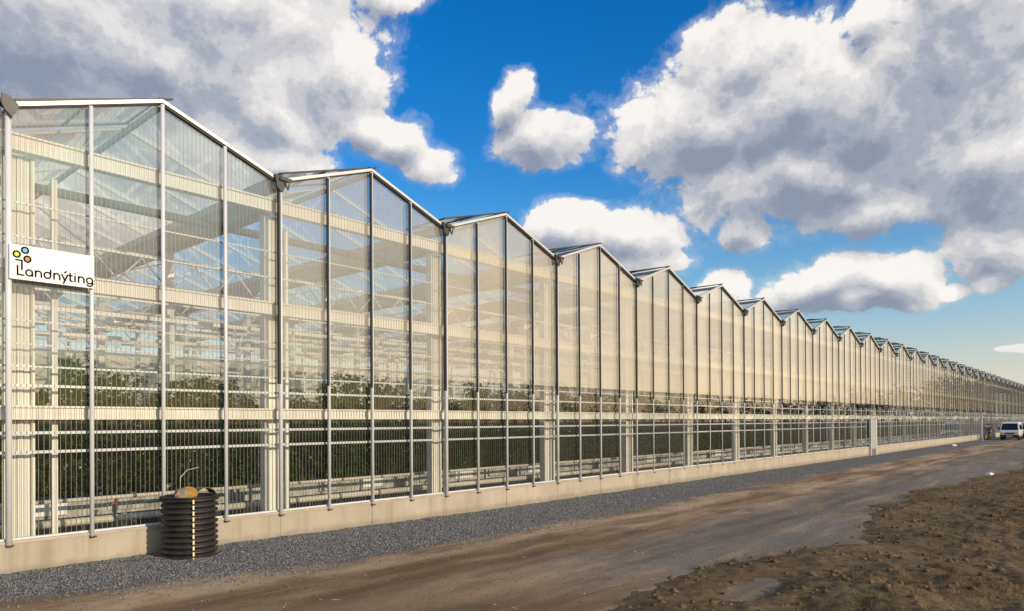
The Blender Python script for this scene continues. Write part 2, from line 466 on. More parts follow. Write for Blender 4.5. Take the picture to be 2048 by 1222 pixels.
def road_mat():
    m, T, out = new_mat('road_surface')
    P = T.n('ShaderNodeNewGeometry').outputs['Position']
    sep = T.n('ShaderNodeSeparateXYZ', {'Vector': P})
    X, Y = sep.outputs['X'], sep.outputs['Y']
    wl = T.noise(P, 0.35, 5, 0.6)
    wf = T.noise(P, 2.2, 6, 0.65)
    # gravel next to the plinth
    gw = T.math('ADD', Y, T.math('ADD', T.math('MULTIPLY', T.math('SUBTRACT', wl, 0.5), 2.0),
                                 T.math('MULTIPLY', T.math('SUBTRACT', wf, 0.5), 1.3)))
    gw = T.math('ADD', gw, T.smooth(X, 4.5, -1.5, 0.0, -1.15))
    gmask = T.smooth(gw, -3.2, -2.3)
    v = T.n('ShaderNodeTexVoronoi', {'Vector': P, 'Scale': 30.0})
    vc = T.n('ShaderNodeSeparateColor', {'Color': v.outputs['Color']})
    grav = T.mix(vc.outputs[0], (0.06, 0.062, 0.070), (0.23, 0.228, 0.235))
    grav = T.mix(T.smooth(vc.outputs[1], 0.88, 1.0), grav, (0.36, 0.35, 0.33))
    # trodden dirt, stretched along the track
    ST = T.vmath('MULTIPLY', P, (0.16, 0.75, 1.0))
    s1 = T.noise(ST, 1.0, 6, 0.62, 0.4)
    s2 = T.noise(T.vmath('MULTIPLY', P, (0.35, 2.6, 1.0)), 1.0, 6, 0.6, 0.5)
    brown = (0.215, 0.135, 0.070)
    beige = (0.52, 0.385, 0.245)
    dirt = T.mix(T.smooth(s1, 0.40, 0.62), brown, beige)
    dirt = T.mix(T.math('MULTIPLY', T.smooth(s2, 0.46, 0.66), 0.6), dirt, (0.34, 0.255, 0.165))
    # grey stone chippings pressed into the far half
    gy = T.math('ADD', Y, T.math('MULTIPLY', T.math('SUBTRACT', wl, 0.5), 3.2))
    gx = T.math('ADD', X, T.math('MULTIPLY', T.math('SUBTRACT', wf, 0.5), 4.0))
    greym = T.math('MULTIPLY', T.smooth(gy, -4.6, -5.6), T.smooth(gx, 3.5, 8.0))
    greym = T.math('MULTIPLY', greym, T.smooth(s2, 0.66, 0.44, 0.25, 0.9))
    greyc = T.mix(T.lin(T.noise(P, 18, 5, 0.7), 0.3, 0.7), (0.13, 0.118, 0.108), (0.235, 0.215, 0.195))
    c = T.mix(greym, dirt, greyc)
    # dark earth close to the viewer
    em = T.math('MULTIPLY', T.smooth(X, 7.0, 3.0), T.smooth(T.math('ADD', Y, T.math('MULTIPLY', T.math('SUBTRACT', wl, 0.5), 2.5)), -3.0, -4.6))
    c = T.mix(T.math('MULTIPLY', em, 0.55), c, (0.16, 0.100, 0.050))
    c = T.mix(gmask, c, grav)
    rc = T.math('MULTIPLY', T.math('SINE', T.math('MULTIPLY', X, 0.11)), 0.35)
    ry = T.math('ADD', T.math('ADD', Y, rc), T.math('MULTIPLY', T.math('SUBTRACT', T.noise(P, 0.9, 3), 0.5), 0.5))
    ruts = None
    for yc in (4.3, 6.0, 3.75, 5.5):
        q_ = T.smooth(T.math('ABSOLUTE', T.math('ADD', ry, yc)), 0.26, 0.08)
        ruts = q_ if ruts is None else T.math('MAXIMUM', ruts, q_)
    ruts = T.math('MULTIPLY', ruts, T.smooth(T.noise(T.vmath('MULTIPLY', P, (0.3, 0.6, 1)), 1.0, 4), 0.40, 0.60))
    lug = T.math('SINE', T.math('ADD', T.math('MULTIPLY', X, 42.0), T.math('MULTIPLY', T.math('ABSOLUTE', T.math('SINE', T.math('MULTIPLY', Y, 9.0))), 3.0)))
    c = T.mix(T.math('MULTIPLY', ruts, 0.45), c, (0.10, 0.072, 0.048))
    wet = T.smooth(T.noise(T.vmath('MULTIPLY', P, (0.5, 1.0, 1.0)), 0.8, 6, 0.66), 0.55, 0.68)
    c = T.mix(T.math('MULTIPLY', wet, 0.5), c, (0.085, 0.066, 0.048))
    fine = T.noise(P, 26, 8, 0.72)
    c = T.mix(T.lin(fine, 0.40, 0.66, 0.0, 0.35), c, (0.075, 0.055, 0.038))
    speck = T.n('ShaderNodeTexVoronoi', {'Vector': P, 'Scale': 9.0, 'Randomness': 1.0})
    sp = T.smooth(speck.outputs['Distance'], 0.10, 0.05)
    c = T.mix(T.math('MULTIPLY', sp, 0.5), c, (0.33, 0.28, 0.22))
    b = T.n('ShaderNodeBsdfPrincipled', {'Base Color': c, 'Roughness': 0.9, 'Specular IOR Level': 0.25})
    h = T.math('ADD', T.math('MULTIPLY', fine, 0.6), T.math('MULTIPLY', T.math('MULTIPLY', v.outputs['Distance'], -1.0), T.math('MULTIPLY', gmask, 0.9)))
    h = T.math('ADD', h, T.math('MULTIPLY', s2, 0.8))
    h = T.math('ADD', h, T.math('MULTIPLY', T.math('MULTIPLY', lug, ruts), 0.25))
    bn = T.n('ShaderNodeBump', {'Height': h, 'Strength': 0.6, 'Distance': 0.02})
    m.node_tree.links.new(bn.outputs[0], b.inputs['Normal'])
    m.node_tree.links.new(b.outputs[0], out.inputs['Surface'])


road_mat()


def soil_mat():
    m, T, out = new_mat('soil')
    P = T.n('ShaderNodeNewGeometry').outputs['Position']
    n1 = T.noise(P, 0.55, 5, 0.6)
    n2 = T.noise(P, 5.0, 7, 0.7)
    n3 = T.noise(P, 30.0, 6, 0.7)
    c = T.mix(T.smooth(n1, 0.38, 0.64), (0.122, 0.078, 0.036), (0.225, 0.150, 0.074))
    c = T.mix(T.smooth(n2, 0.40, 0.70), c, (0.22, 0.158, 0.085))
    c = T.mix(T.math('MULTIPLY', T.smooth(n2, 0.46, 0.30), 0.8), c, (0.035, 0.026, 0.015))
    c = T.mix(T.math('MULTIPLY', T.smooth(T.noise(P, 1.3, 4), 0.58, 0.70), 0.5), c, (0.17, 0.09, 0.05))
    c = T.mix(T.math('MULTIPLY', T.smooth(T.noise(P, 0.9, 4, 0.6, 0.3), 0.55, 0.70), 0.5), c, (0.12, 0.115, 0.045))
    c = T.mix(T.lin(n3, 0.40, 0.65, 0.0, 0.45), c, (0.05, 0.04, 0.028))
    b = T.n('ShaderNodeBsdfPrincipled', {'Base Color': c, 'Roughness': 0.95, 'Specular IOR Level': 0.2})
    h = T.math('ADD', n2, T.math('MULTIPLY', n3, 0.5))
    bn = T.n('ShaderNodeBump', {'Height': h, 'Strength': 0.8, 'Distance': 0.03})
    m.node_tree.links.new(bn.outputs[0], b.inputs['Normal'])
    m.node_tree.links.new(b.outputs[0], out.inputs['Surface'])


soil_mat()
simple('straw_pale', (0.48, 0.37, 0.22), 0.8, var=0.3)
simple('field', (0.15, 0.125, 0.07), 0.95, var=0.35, scale=0.05)


def stone_mat():
    m, T, out = new_mat('stone')
    P = T.n('ShaderNodeNewGeometry').outputs['Position']
    c = T.mix(T.lin(T.noise(P, 14, 6, 0.7), 0.35, 0.65), (0.16, 0.125, 0.085), (0.36, 0.30, 0.22))
    sep = T.n('ShaderNodeSeparateXYZ', {'Vector': P})
    am = T.smooth(T.math('ADD', sep.outputs['X'], T.math('MULTIPLY', T.noise(P, 9, 3), 0.1)), 2.33, 2.36)
    c = T.mix(am, c, (0.42, 0.22, 0.05))
    b = T.n('ShaderNodeBsdfPrincipled', {'Base Color': c, 'Roughness': 0.9})
    bn = T.n('ShaderNodeBump', {'Height': T.noise(P, 40, 5, 0.7), 'Strength': 0.8, 'Distance': 0.02})
    m.node_tree.links.new(bn.outputs[0], b.inputs['Normal'])
    m.node_tree.links.new(b.outputs[0], out.inputs['Surface'])


stone_mat()

# ------------------------------------------------------------------ mesh helpers


class MB:
    def __init__(self):
        self.v, self.f = [], []

    def add(self, vs, fs):
        o = len(self.v)
        self.v.extend([tuple(p) for p in vs])
        self.f.extend([tuple(i + o for i in q) for q in fs])
        return self

    def box(self, x0, x1, y0, y1, z0, z1):
        return self.add([(x0, y0, z0), (x1, y0, z0), (x1, y1, z0), (x0, y1, z0), (x0, y0, z1), (x1, y0, z1), (x1, y1, z1), (x0, y1, z1)],
                        [(0, 3, 2, 1), (4, 5, 6, 7), (0, 1, 5, 4), (1, 2, 6, 5), (2, 3, 7, 6), (3, 0, 4, 7)])

    def bar(self, p0, p1, w, h, upv=(0, 0, 1)):
        p0, p1 = Vector(p0), Vector(p1)
        d = (p1 - p0).normalized()
        u = Vector(upv)
        s = d.cross(u)
        if s.length < 1e-4:
            s = d.cross(Vector((1, 0, 0)))
        s.normalize()
        t = s.cross(d).normalized()
        vs = []
        for p in (p0, p1):
            for a, b in ((-1, -1), (1, -1), (1, 1), (-1, 1)):
                vs.append(p + s * (a * w / 2) + t * (b * h / 2))
        return self.add(vs, [(0, 1, 2, 3), (7, 6, 5, 4), (0, 4, 5, 1), (1, 5, 6, 2), (2, 6, 7, 3), (3, 7, 4, 0)])

    def tube(self, pts, r, n=8, cap=True):
        pts = [Vector(p) for p in pts]
        rs = r if isinstance(r, (list, tuple)) else [r] * len(pts)
        o = len(self.v)
        for i, p in enumerate(pts):
            d = (pts[min(i + 1, len(pts) - 1)] - pts[max(i - 1, 0)]).normalized()
            a = Vector((0, 0, 1)) if abs(d.z) < 0.9 else Vector((1, 0, 0))
            s = d.cross(a).normalized()
            t = s.cross(d)
            for k in range(n):
                an = 2 * math.pi * k / n
                self.v.append(tuple(p + s * (rs[i] * math.cos(an)) + t * (rs[i] * math.sin(an))))
        for i in range(len(pts) - 1):
            for k in range(n):
                k2 = (k + 1) % n
                self.f.append((o + i * n + k, o + i * n + k2, o + (i + 1) * n + k2, o + (i + 1) * n + k))
        if cap:
            self.f.append(tuple(o + k for k in range(n))[::-1])
            e = o + (len(pts) - 1) * n
            self.f.append(tuple(e + k for k in range(n)))
        return self

    def lathe(self, prof, n=32, c=(0, 0)):
        o = len(self.v)
        for (r, z) in prof:
            for k in range(n):
                a = 2 * math.pi * k / n
                self.v.append((c[0] + r * math.cos(a), c[1] + r * math.sin(a), z))
        for i in range(len(prof) - 1):
            for k in range(n):
                k2 = (k + 1) % n
                self.f.append((o + i * n + k, o + i * n + k2, o + (i + 1) * n + k2, o + (i + 1) * n + k))
        return self

    def prism(self, poly, y0, y1):
        """polygon in x,z extruded along y"""
        n = len(poly)
        vs = [(x, y0, z) for x, z in poly] + [(x, y1, z) for x, z in poly]
        fs = [tuple(range(n)), tuple(range(2 * n - 1, n - 1, -1))]
        for i in range(n):
            j = (i + 1) % n
            fs.append((i, i + n, j + n, j))
        return self.add(vs, fs)

    def mesh(self, name, mat, smooth=False):
        me = bpy.data.meshes.new(name)
        me.from_pydata(self.v, [], self.f)
        me.materials.append(MAT[mat])
        me.update()
        fix_normals(me)
        if smooth:
            for p in me.polygons:
                p.use_smooth = True
        return me

    def build(self, name, mat, parent=None, smooth=False, loc=None):
        return inst(name, self.mesh(name, mat, smooth), parent, loc)


import bmesh


def fix_normals(me):
    bm = bmesh.new()
    bm.from_mesh(me)
    bmesh.ops.recalc_face_normals(bm, faces=bm.faces)
    bm.to_mesh(me)
    bm.free()


def inst(name, me, parent=None, loc=None, rotz=None):
    o = bpy.data.objects.new(name, me)
    col.objects.link(o)
    if parent is not None:
        o.parent = parent
    if loc is not None:
        o.location = loc
    if rotz is not None:
        o.rotation_euler = (0, 0, rotz)
    return o


def np_mesh(name, V, Q, mat, smooth=False):
    """numpy verts (n,3) and faces (m,k)"""
    me = bpy.data.meshes.new(name)
    V = np.asarray(V, np.float32)
    Q = np.asarray(Q, np.int32)
    m, k = Q.shape
    me.vertices.add(len(V))
    me.vertices.foreach_set('co', V.ravel())
    me.loops.add(m * k)
    me.loops.foreach_set('vertex_index', Q.ravel())
    me.polygons.add(m)
    me.polygons.foreach_set('loop_start', np.arange(0, m * k, k, dtype=np.int32))
    me.materials.append(MAT[mat])
    me.update(calc_edges=True)
    me.validate()
    if smooth:
        me.polygons.foreach_set('use_smooth', np.ones(len(me.polygons), bool))
    return me


def tag(o, label=None, cat=None, group=None, kind=None):
    if label:
        o['label'] = label
    if cat:
        o['category'] = cat
    if group:
        o['group'] = group
    if kind:
        o['kind'] = kind
    return o


def empty(name, loc=(0, 0, 0), rotz=0):
    o = bpy.data.objects.new(name, None)
    o.empty_display_size = 0.3
    col.objects.link(o)
    o.location = loc
    o.rotation_euler = (0, 0, rotz)
    return o


_P = rng.random((512, 512)).astype(np.float32)


def vnoise(x, y):
    xi, yi = np.floor(x).astype(int), np.floor(y).astype(int)
    fx, fy = x - xi, y - yi
    fx, fy = fx * fx * (3 - 2 * fx), fy * fy * (3 - 2 * fy)
    g = lambda a, b: _P[a % 512, b % 512]
    return (g(xi, yi) * (1 - fx) + g(xi + 1, yi) * fx) * (1 - fy) + (g(xi, yi + 1) * (1 - fx) + g(xi + 1, yi + 1) * fx) * fy


def fbm(x, y, oct=5, gain=0.5):
    s, a, t = 0, 1.0, 0
    for i in range(oct):
        s = s + a * vnoise(x * 2 ** i + 17.3 * i, y * 2 ** i + 5.7 * i)
        t += a
        a *= gain
    return s / t


# ------------------------------------------------------------------ ground
BAY = 4.36
EAVE, RIDGE = 6.90, 7.69
N0, N1 = -2, 34                 # bays built
DEPTH = 27.0
X0, X1 = N0 * BAY, N1 * BAY


def road_h(x, y):
    """height of gravel and road"""
    h = 0.02 * (fbm(x * 0.5, y * 0.5) - 0.5)
    mound = np.clip((y + 3.2) / 3.2, 0, 1) * np.exp(-np.clip(x - 1.0, 0, None) ** 2 / 30.0) * 0.085
    rut = -0.025 * np.exp(-((y + 4.3 + 0.35 * np.sin(x * 0.11)) / 0.28) ** 2) - 0.025 * np.exp(-((y + 6.0 + 0.35 * np.sin(x * 0.11)) / 0.28) ** 2)
    lump = 0.03 * (fbm(x * 2.1, y * 2.1) - 0.5) + np.where(y > -3.2, 0.028 * (fbm(x * 5, y * 5, 3) - 0.5), 0.012 * (fbm(x * 6, y * 6, 3) - 0.5))
    return h + mound + rut + lump


# edge of the soil bank: y of the boundary for each x
SX = np.array([-30, 0, 3.4, 3.9, 5.2, 8.1, 9.6, 11.2, 13.2, 15.5, 18.9, 23.5, 28.1, 37.4, 60, 90, 160, 400])
SY = np.array([-10.2, -8.8, -7.7, -7.4, -7.2, -7.3, -7.8, -8.3, -7.8, -7.5, -7.3, -7.05, -8.0, -8.5, -8.8, -9.5, -11, -14])


def soil_h(x, y):
    e = np.interp(x, SX, SY)
    wob = 1.5 * (fbm(x * 0.7, y * 0.7, 5) - 0.5) + 0.5 * (fbm(x * 3.1, y * 3.1, 3) - 0.5)
    d = e - y + wob                        # metres into the bank
    body = 0.06 * np.clip(d / 0.8, -1.0, 1) + 0.14 * np.clip(d / 5, 0, 1)
    rough = 0.30 * (fbm(x * 0.9 + 9, y * 0.9, 5, 0.5) - 0.5) + 0.13 * (fbm(x * 5.0, y * 5.0 + 3, 5, 0.68) - 0.5)
    hole = -0.16 * np.exp(-(((x - 6.4) / 0.9) ** 2 + ((y + 8.6) / 0.35) ** 2))
    return body + rough * np.clip(0.12 + d / 3.2, 0, 1) * (d > -0.8) + hole - 0.02


def grid_mesh(name, xs, ys, hf, mat):
    X, Y = np.meshgrid(xs, ys, indexing='ij')
    Z = hf(X, Y)
    V = np.stack([X, Y, Z], -1).reshape(-1, 3)
    nx, ny = len(xs), len(ys)
    i = np.arange(nx - 1)[:, None] * ny + np.arange(ny - 1)[None, :]
    Q = np.stack([i, i + ny, i + ny + 1, i + 1], -1).reshape(-1, 4)
    return np_mesh(name, V, Q, mat, True)


def axis(parts):
    out = []
    for a, b, s in parts:
        out.append(np.arange(a, b - 1e-6, s))
    out.append(np.array([parts[-1][1]]))
    return np.concatenate(out)


g = MB().add([(-2500, -2500, -0.45), (2500, -2500, -0.45), (2500, 2500, -0.45), (-2500, 2500, -0.45)], [(0, 1, 2, 3)]).build('ground', 'field')
tag(g, kind='structure')
rd = inst('road', grid_mesh('road', axis([(-60, -6, 1.5), (-6, 16, 0.07), (16, 40, 0.2), (40, 120, 0.8), (120, 420, 6)]),
                            axis([(-12.0, -8.0, 0.25), (-8.0, 0.0, 0.07)]), road_h, 'road_surface'))
tag(rd, kind='structure')
sb = inst('soil_bank', grid_mesh('soil_bank', axis([(-60, -6, 1.5), (-6, 2, 0.25), (2, 20, 0.045), (20, 45, 0.14), (45, 120, 0.8), (120, 420, 6)]),
                                 axis([(-90, -26, 2.0), (-26, -13, 0.25), (-13, -5.2, 0.05)]), soil_h, 'soil'))
tag(sb, kind='structure')
fl = MB().box(X0, X1, 0.02, DEPTH, -0.3, 0.02).build('greenhouse_floor', 'floor_cloth')
tag(fl, kind='structure')


def scatter_stones(name, pts, sizes, mat):
    n = len(pts)
    base = np.array([(1, 0, 0), (0, 1, 0), (-1, 0, 0), (0, -1, 0), (0, 0, 0.7), (0, 0, -0.7)], np.float32)
    tri = np.array([(0, 1, 4), (1, 2, 4), (2, 3, 4), (3, 0, 4), (1, 0, 5), (2, 1, 5), (3, 2, 5), (0, 3, 5)])
    B = np.repeat(base[None], n, 0) * (0.7 + 0.6 * rng.random((n, 6, 1)))
    an = rng.random(n) * 6.283
    tl = (rng.random(n) - 0.5) * 1.2
    c, s = np.cos(an)[:, None], np.sin(an)[:, None]
    x, y, z = B[..., 0], B[..., 1], B[..., 2]
    x, z = x * np.cos(tl)[:, None] - z * np.sin(tl)[:, None], x * np.sin(tl)[:, None] + z * np.cos(tl)[:, None]
    x, y = x * c - y * s, x * s + y * c
    V = np.stack([x, y, z], -1) * sizes[:, None, None] + pts[:, None, :]
    Q = (tri[None] + (np.arange(n) * 6)[:, None, None]).reshape(-1, 3)
    return inst(name, np_mesh(name, V.reshape(-1, 3), Q, mat))


# loose stones of the gravel strip
def gravel():
    P, S = [], []
    for (a, b, n, s0, s1) in ((-3.5, 5, 34000, 0.008, 0.019), (5, 14, 30000, 0.010, 0.022), (14, 30, 16000, 0.014, 0.028)):
        x = rng.uniform(a, b, n)
        y = -3.9 * rng.random(n) ** 1.15 - 0.05
        wg = np.interp(x, [-3, -0.5, 1, 4, 10, 15, 30], [0.9, 1.1, 1.6, 2.2, 2.3, 2.1, 1.9]) + 1.2 * (fbm(x * 0.6, y * 0.6, 4) - 0.5)
        keep = rng.random(n) > np.clip((-y - wg) / 1.1, 0, 0.985)
        x, y = x[keep], y[keep]
        P.append(np.stack([x, y, road_h(x, y) + 0.004], -1))
        S.append(rng.uniform(s0, s1, len(x)))
    o = scatter_stones('gravel_stones', np.concatenate(P), np.concatenate(S), 'gravel_stone')
    tag(o, 'loose dark grey gravel along the concrete plinth', 'gravel', kind='stuff')
    # scattered chippings on the track
    n = 2600
    x = rng.uniform(-1, 24, n)
    y = rng.uniform(-8.5, -2.5, n)
    p = np.stack([x, y, np.maximum(road_h(x, y), soil_h(x, y)) + 0.002], -1)
    o = scatter_stones('track_chippings', p, rng.uniform(0.006, 0.016, n), 'soil')
    tag(o, 'small stone chippings scattered over the dirt track', 'stones', kind='stuff')
    n = 11000
    x = 2 + 24 * rng.random(n) ** 1.4
    y = rng.uniform(-14, -6.2, n)
    e = np.interp(x, SX, SY)
    k = y < e - 0.1
    x, y = x[k], y[k]
    p = np.stack([x, y, soil_h(x, y) + 0.0], -1)
    o = scatter_stones('soil_clods', p, 0.006 + 0.075 * rng.random(len(x)) ** 10, 'soil')
    tag(o, 'crumbly earth clods lying over the soil bank', 'soil', kind='stuff')


gravel()


def blades(name, pts, h, w, mat, label, cat, lean=0.8):
    n = len(pts)
    an = rng.random(n) * 6.283
    ln = rng.random(n) * lean
    d = np.stack([np.cos(an), np.sin(an), np.zeros(n)], -1)
    sd_ = np.stack([-np.sin(an), np.cos(an), np.zeros(n)], -1)
    hh = h * (0.4 + rng.random(n))
    mid = pts + d * (hh * ln * 0.35)[:, None] + np.array([0, 0, 1]) * (hh * 0.6)[:, None]
    tip = pts + d * (hh * ln)[:, None] + np.array([0, 0, 1]) * (hh * (1.0 - 0.45 * ln))[:, None]
    V = np.stack([pts - sd_ * w / 2, pts + sd_ * w / 2, mid + sd_ * w * 0.35, mid - sd_ * w * 0.35, tip], 1)
    q = np.array([(0, 1, 2), (0, 2, 3), (3, 2, 4)])
    Q = (q[None] + (np.arange(n) * 5)[:, None, None]).reshape(-1, 3)
    o = inst(name, np_mesh(name, V.reshape(-1, 3), Q, mat))
    return tag(o, label, cat, kind='stuff')


def dry_grass():
    n = 60000
    x = 2.5 + 40 * rng.random(n) ** 1.6
    y = rng.uniform(-13.5, -6.3, n)
    e = np.interp(x, SX, SY)
    dens = fbm(x * 0.8 + 40, y * 0.8, 4)
    k = (y < e + 0.1) & (dens > 0.50) & (rng.random(n) < np.clip((dens - 0.5) * 7, 0, 1))
    x, y = x[k], y[k]
    p = np.stack([x, y, soil_h(x, y) - 0.005], -1)
    blades('dry_grass', p, 0.085, 0.008, 'dry_grass', 'withered straw and grass tufts on the soil bank', 'grass', 1.6)


dry_grass()


def straw():
    n = 520
    x = rng.uniform(-1, 26, n)
    y = rng.uniform(-9.5, -2.6, n)
    z = np.maximum(road_h(x, y), soil_h(x, y)) + 0.004
    a = rng.random(n) * 6.283
    L = 0.03 + 0.10 * rng.random(n) ** 2
    u = np.stack([np.cos(a), np.sin(a), rng.normal(0, 0.12, n)], -1) * L[:, None]
    w = np.stack([-np.sin(a), np.cos(a), np.zeros(n)], -1) * 0.006
    c = np.stack([x, y, z], -1)
    V = np.stack([c - u / 2 - w, c + u / 2 - w, c + u / 2 + w, c - u / 2 + w + np.array([0, 0, 0.006])], 1)
    o = inst('straw', np_mesh('straw', V.reshape(-1, 3), np.arange(n * 4).reshape(-1, 4), 'straw_pale'))
    tag(o, 'bits of pale straw strewn over the track and soil', 'straw', kind='stuff')


straw()

# ------------------------------------------------------------------ greenhouse
gh = empty('greenhouse', (0, 0, 0))
tag(gh, 'very long glass greenhouse with zigzag gabled roofs on a concrete plinth', 'greenhouse')
SL = (RIDGE - EAVE) / (BAY / 2)
ALPHA = math.atan(SL)


def roof_z(x):
    u = (x / BAY) % 1.0
    return EAVE + (RIDGE - EAVE) * (1 - abs(2 * u - 1))


PL = 0.50                        # top of the concrete
C_Z, B_Z, A_Z = (2.34, 2.50), (4.37, 4.56), (6.36, 6.56)
bays = list(range(N0, N1))
near = [k for k in bays if k <= 22]

# concrete panels, one every half bay, and the strip of metal sill above
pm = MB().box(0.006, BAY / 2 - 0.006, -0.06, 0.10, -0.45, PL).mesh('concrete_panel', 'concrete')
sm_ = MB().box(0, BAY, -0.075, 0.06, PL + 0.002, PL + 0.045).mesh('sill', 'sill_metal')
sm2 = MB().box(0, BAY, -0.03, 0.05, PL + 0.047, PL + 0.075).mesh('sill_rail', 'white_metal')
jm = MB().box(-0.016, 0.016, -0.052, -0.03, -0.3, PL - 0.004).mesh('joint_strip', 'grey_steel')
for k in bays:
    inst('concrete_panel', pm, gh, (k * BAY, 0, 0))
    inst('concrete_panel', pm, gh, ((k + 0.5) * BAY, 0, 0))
    inst('sill', sm_, gh, (k * BAY, 0, 0))
    inst('sill_rail', sm2, gh, (k * BAY, 0, 0))
    inst('joint_strip', jm, gh, (k * BAY, 0, 0))

# glazing posts: four a bay, outside the glass, with their shade built as a dark strip on the upper half
post_m, shade_m = {}, {}
for j in range(4):
    xx = j * BAY / 4
    top = roof_z(xx) - (0.10 if j == 0 else 0.04)
    r = 0.028 if j == 0 else 0.022
    post_m[j + 20] = MB().tube([(0, 0, PL - 0.01), (0, 0, top)], r, 10).mesh('post', 'white_metal', True)
    shade_m[j + 20] = MB().box(-r - 0.003, r * 0.80, -r * 1.1, r * 0.6, 3.0, top - 0.02).mesh('post_shade', 'near_black')
    r = 0.042 if j == 0 else 0.033
    post_m[j] = MB().tube([(0, 0, PL - 0.01), (0, 0, top)], r, 14).mesh('post', 'white_metal', True)
    shade_box = MB()
    shade_box.box(-r - 0.004, 0.0 if j else -r * 0.2, -r * 0.98, r * 0.7, 3.0, top - 0.02)
    shade_m[j] = shade_box.mesh('post_shade', 'near_black')
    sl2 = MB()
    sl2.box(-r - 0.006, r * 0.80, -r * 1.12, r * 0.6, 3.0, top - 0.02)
    shade_m[j + 10] = sl2.mesh('post_shade', 'near_black')
foot_m = MB().box(-0.03, 0.055, -0.045, 0.03, PL - 0.030, PL - 0.012).mesh('post_foot', 'dark_metal')
for k in bays:
    for j in range(4):
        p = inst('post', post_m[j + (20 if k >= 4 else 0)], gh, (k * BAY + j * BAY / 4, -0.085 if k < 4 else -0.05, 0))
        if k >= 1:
            inst('post_shade', shade_m[j + (20 if k >= 4 else 0)], p)
        if k < 6:
            inst('post_foot', foot_m, p)

# glass panes: three levels of panes in every column
LEV = [(PL + 0.075, 3.26), (3.265, B_Z[0] + 0.12), (B_Z[0] + 0.125, None)]
pane_m = {}
for j in range(4):
    xa, xb = j * BAY / 4 + 0.012, (j + 1) * BAY / 4 - 0.012
    for li, (za, zb) in enumerate(LEV):
        z1, z2 = (zb, zb) if zb else (roof_z(xa) - 0.03, roof_z(xb) - 0.03)
        for mi in range(len(GLOW_VEILS)):
            pane_m[j, li, mi] = MB().prism([(xa, za), (xb, za), (xb, z2), (xa, z1)], 0.0, 0.008).mesh('pane', 'wall_glass' if li == 0 else 'glow_veil_glass_%d' % mi)
farglass, farglow = MB(), MB()
for k in bays:
    for j in range(4):
        for li, (za, zb) in enumerate(LEV):
            if k <= 22:
                o = inst('pane', pane_m[j, li, max(0, min(k, len(GLOW_VEILS) - 1))], gh, (k * BAY, 0, 0))
                a = rng.normal(0, 0.00035, 2)
                o.rotation_euler = (a[0] * 0.6, 0, 0)
            else:
                xa, xb = j * BAY / 4 + 0.012, (j + 1) * BAY / 4 - 0.012
                z1, z2 = (zb, zb) if zb else (roof_z(xa) - 0.03, roof_z(xb) - 0.03)
                (farglow if li else farglass).add([(k * BAY + xa, 0.004, za), (k * BAY + xb, 0.004, za), (k * BAY + xb, 0.004, z2), (k * BAY + xa, 0.004, z1)], [(0, 1, 2, 3)])
tag(farglass.build('far_panes', 'far_glass', gh), kind='stuff')
tag(farglow.build('far_upper_panes', 'far_glow_glass', gh), kind='stuff')

# fine glazing rods behind the panes of the first bays
rod_cache = {}
NR = 15
for k in range(0, 5):
    for j in range(4):
        for i in range(NR):
            xx = (j + (i + 0.5) / NR) * BAY / 4
            key = round(xx, 3)
            if key not in rod_cache:
                rod_cache[key] = MB().box(-0.0026, 0.0026, 0.026, 0.034, PL + 0.07, roof_z(xx) - 0.05).mesh('glazing_rod', 'rod_metal')
            inst('glazing_rod', rod_cache[key], gh, (k * BAY + xx, 0, 0))

# horizontal girders and rails behind the glass
def girder(z0, z1, y=0.10, d=0.16):
    b = MB()
    b.box(0.0, BAY, y, y + 0.02, z0, z1)
    b.box(0.0, BAY, y - 0.035, y + d, z1, z1 + 0.03)
    b.box(0.0, BAY, y - 0.015, y + d, z0 - 0.02, z0)
    return b


gm = {z: girder(*z).mesh('girder', 'cream_steel') for z in (C_Z, B_Z, A_Z)}
rail_z = [(1.02, 0.016), (1.83, 0.022), (2.12, 0.022), (2.83, 0.02), (3.12, 0.014), (3.45, 0.012), (3.80, 0.012), (5.05, 0.012), (5.55, 0.012)]
rm = {z: MB().box(0, BAY, 0.045, 0.075, z - h, z + h).mesh('rail', 'white_metal') for z, h in rail_z if z > 1.5}
for k in bays:
    for z, me in gm.items():
        inst('girder', me, gh, (k * BAY, 0, 0))
    for z, me in rm.items():
        if z < 3.0 or k < 8:
            inst('rail', me, gh, (k * BAY, 0, 0))

# barge profiles along the gable edges, ridge caps, gutter ends
bl = MB().bar((0.0, -0.05, EAVE + 0.02), (BAY / 2, -0.05, RIDGE + 0.02), 0.10, 0.055, (0, 0, 1)).mesh('barge', 'aluminium')
br = MB().bar((BAY / 2, -0.05, RIDGE + 0.02), (BAY, -0.05, EAVE + 0.02), 0.10, 0.055, (0, 0, 1)).mesh('barge', 'aluminium')
brs = MB().bar((BAY / 2 + 0.05, -0.045, RIDGE - 0.045), (BAY, -0.045, EAVE - 0.03), 0.06, 0.03, (0, 0, 1)).mesh('barge_strip', 'near_black')  # dark strip along the lower edge of the right slope
gut = MB()
gut.prism([(-0.11, EAVE + 0.06), (-0.075, EAVE - 0.13), (0.075, EAVE - 0.13), (0.11, EAVE + 0.06), (0.095, EAVE + 0.06), (0.06, EAVE - 0.115), (-0.06, EAVE - 0.115), (-0.095, EAVE + 0.06)], -0.02, DEPTH)
gut_m = gut.mesh('gutter', 'cream_steel')
ge = MB()
ge.prism([(-0.14, EAVE + 0.10), (-0.10, EAVE - 0.12), (-0.03, EAVE - 0.20), (0.03, EAVE - 0.20), (0.07, EAVE - 0.10), (0.13, EAVE + 0.02), (0.14, EAVE + 0.08)], -0.16, -0.105)
ge.box(-0.05, 0.20, -0.20, -0.165, EAVE + 0.0, EAVE + 0.065)
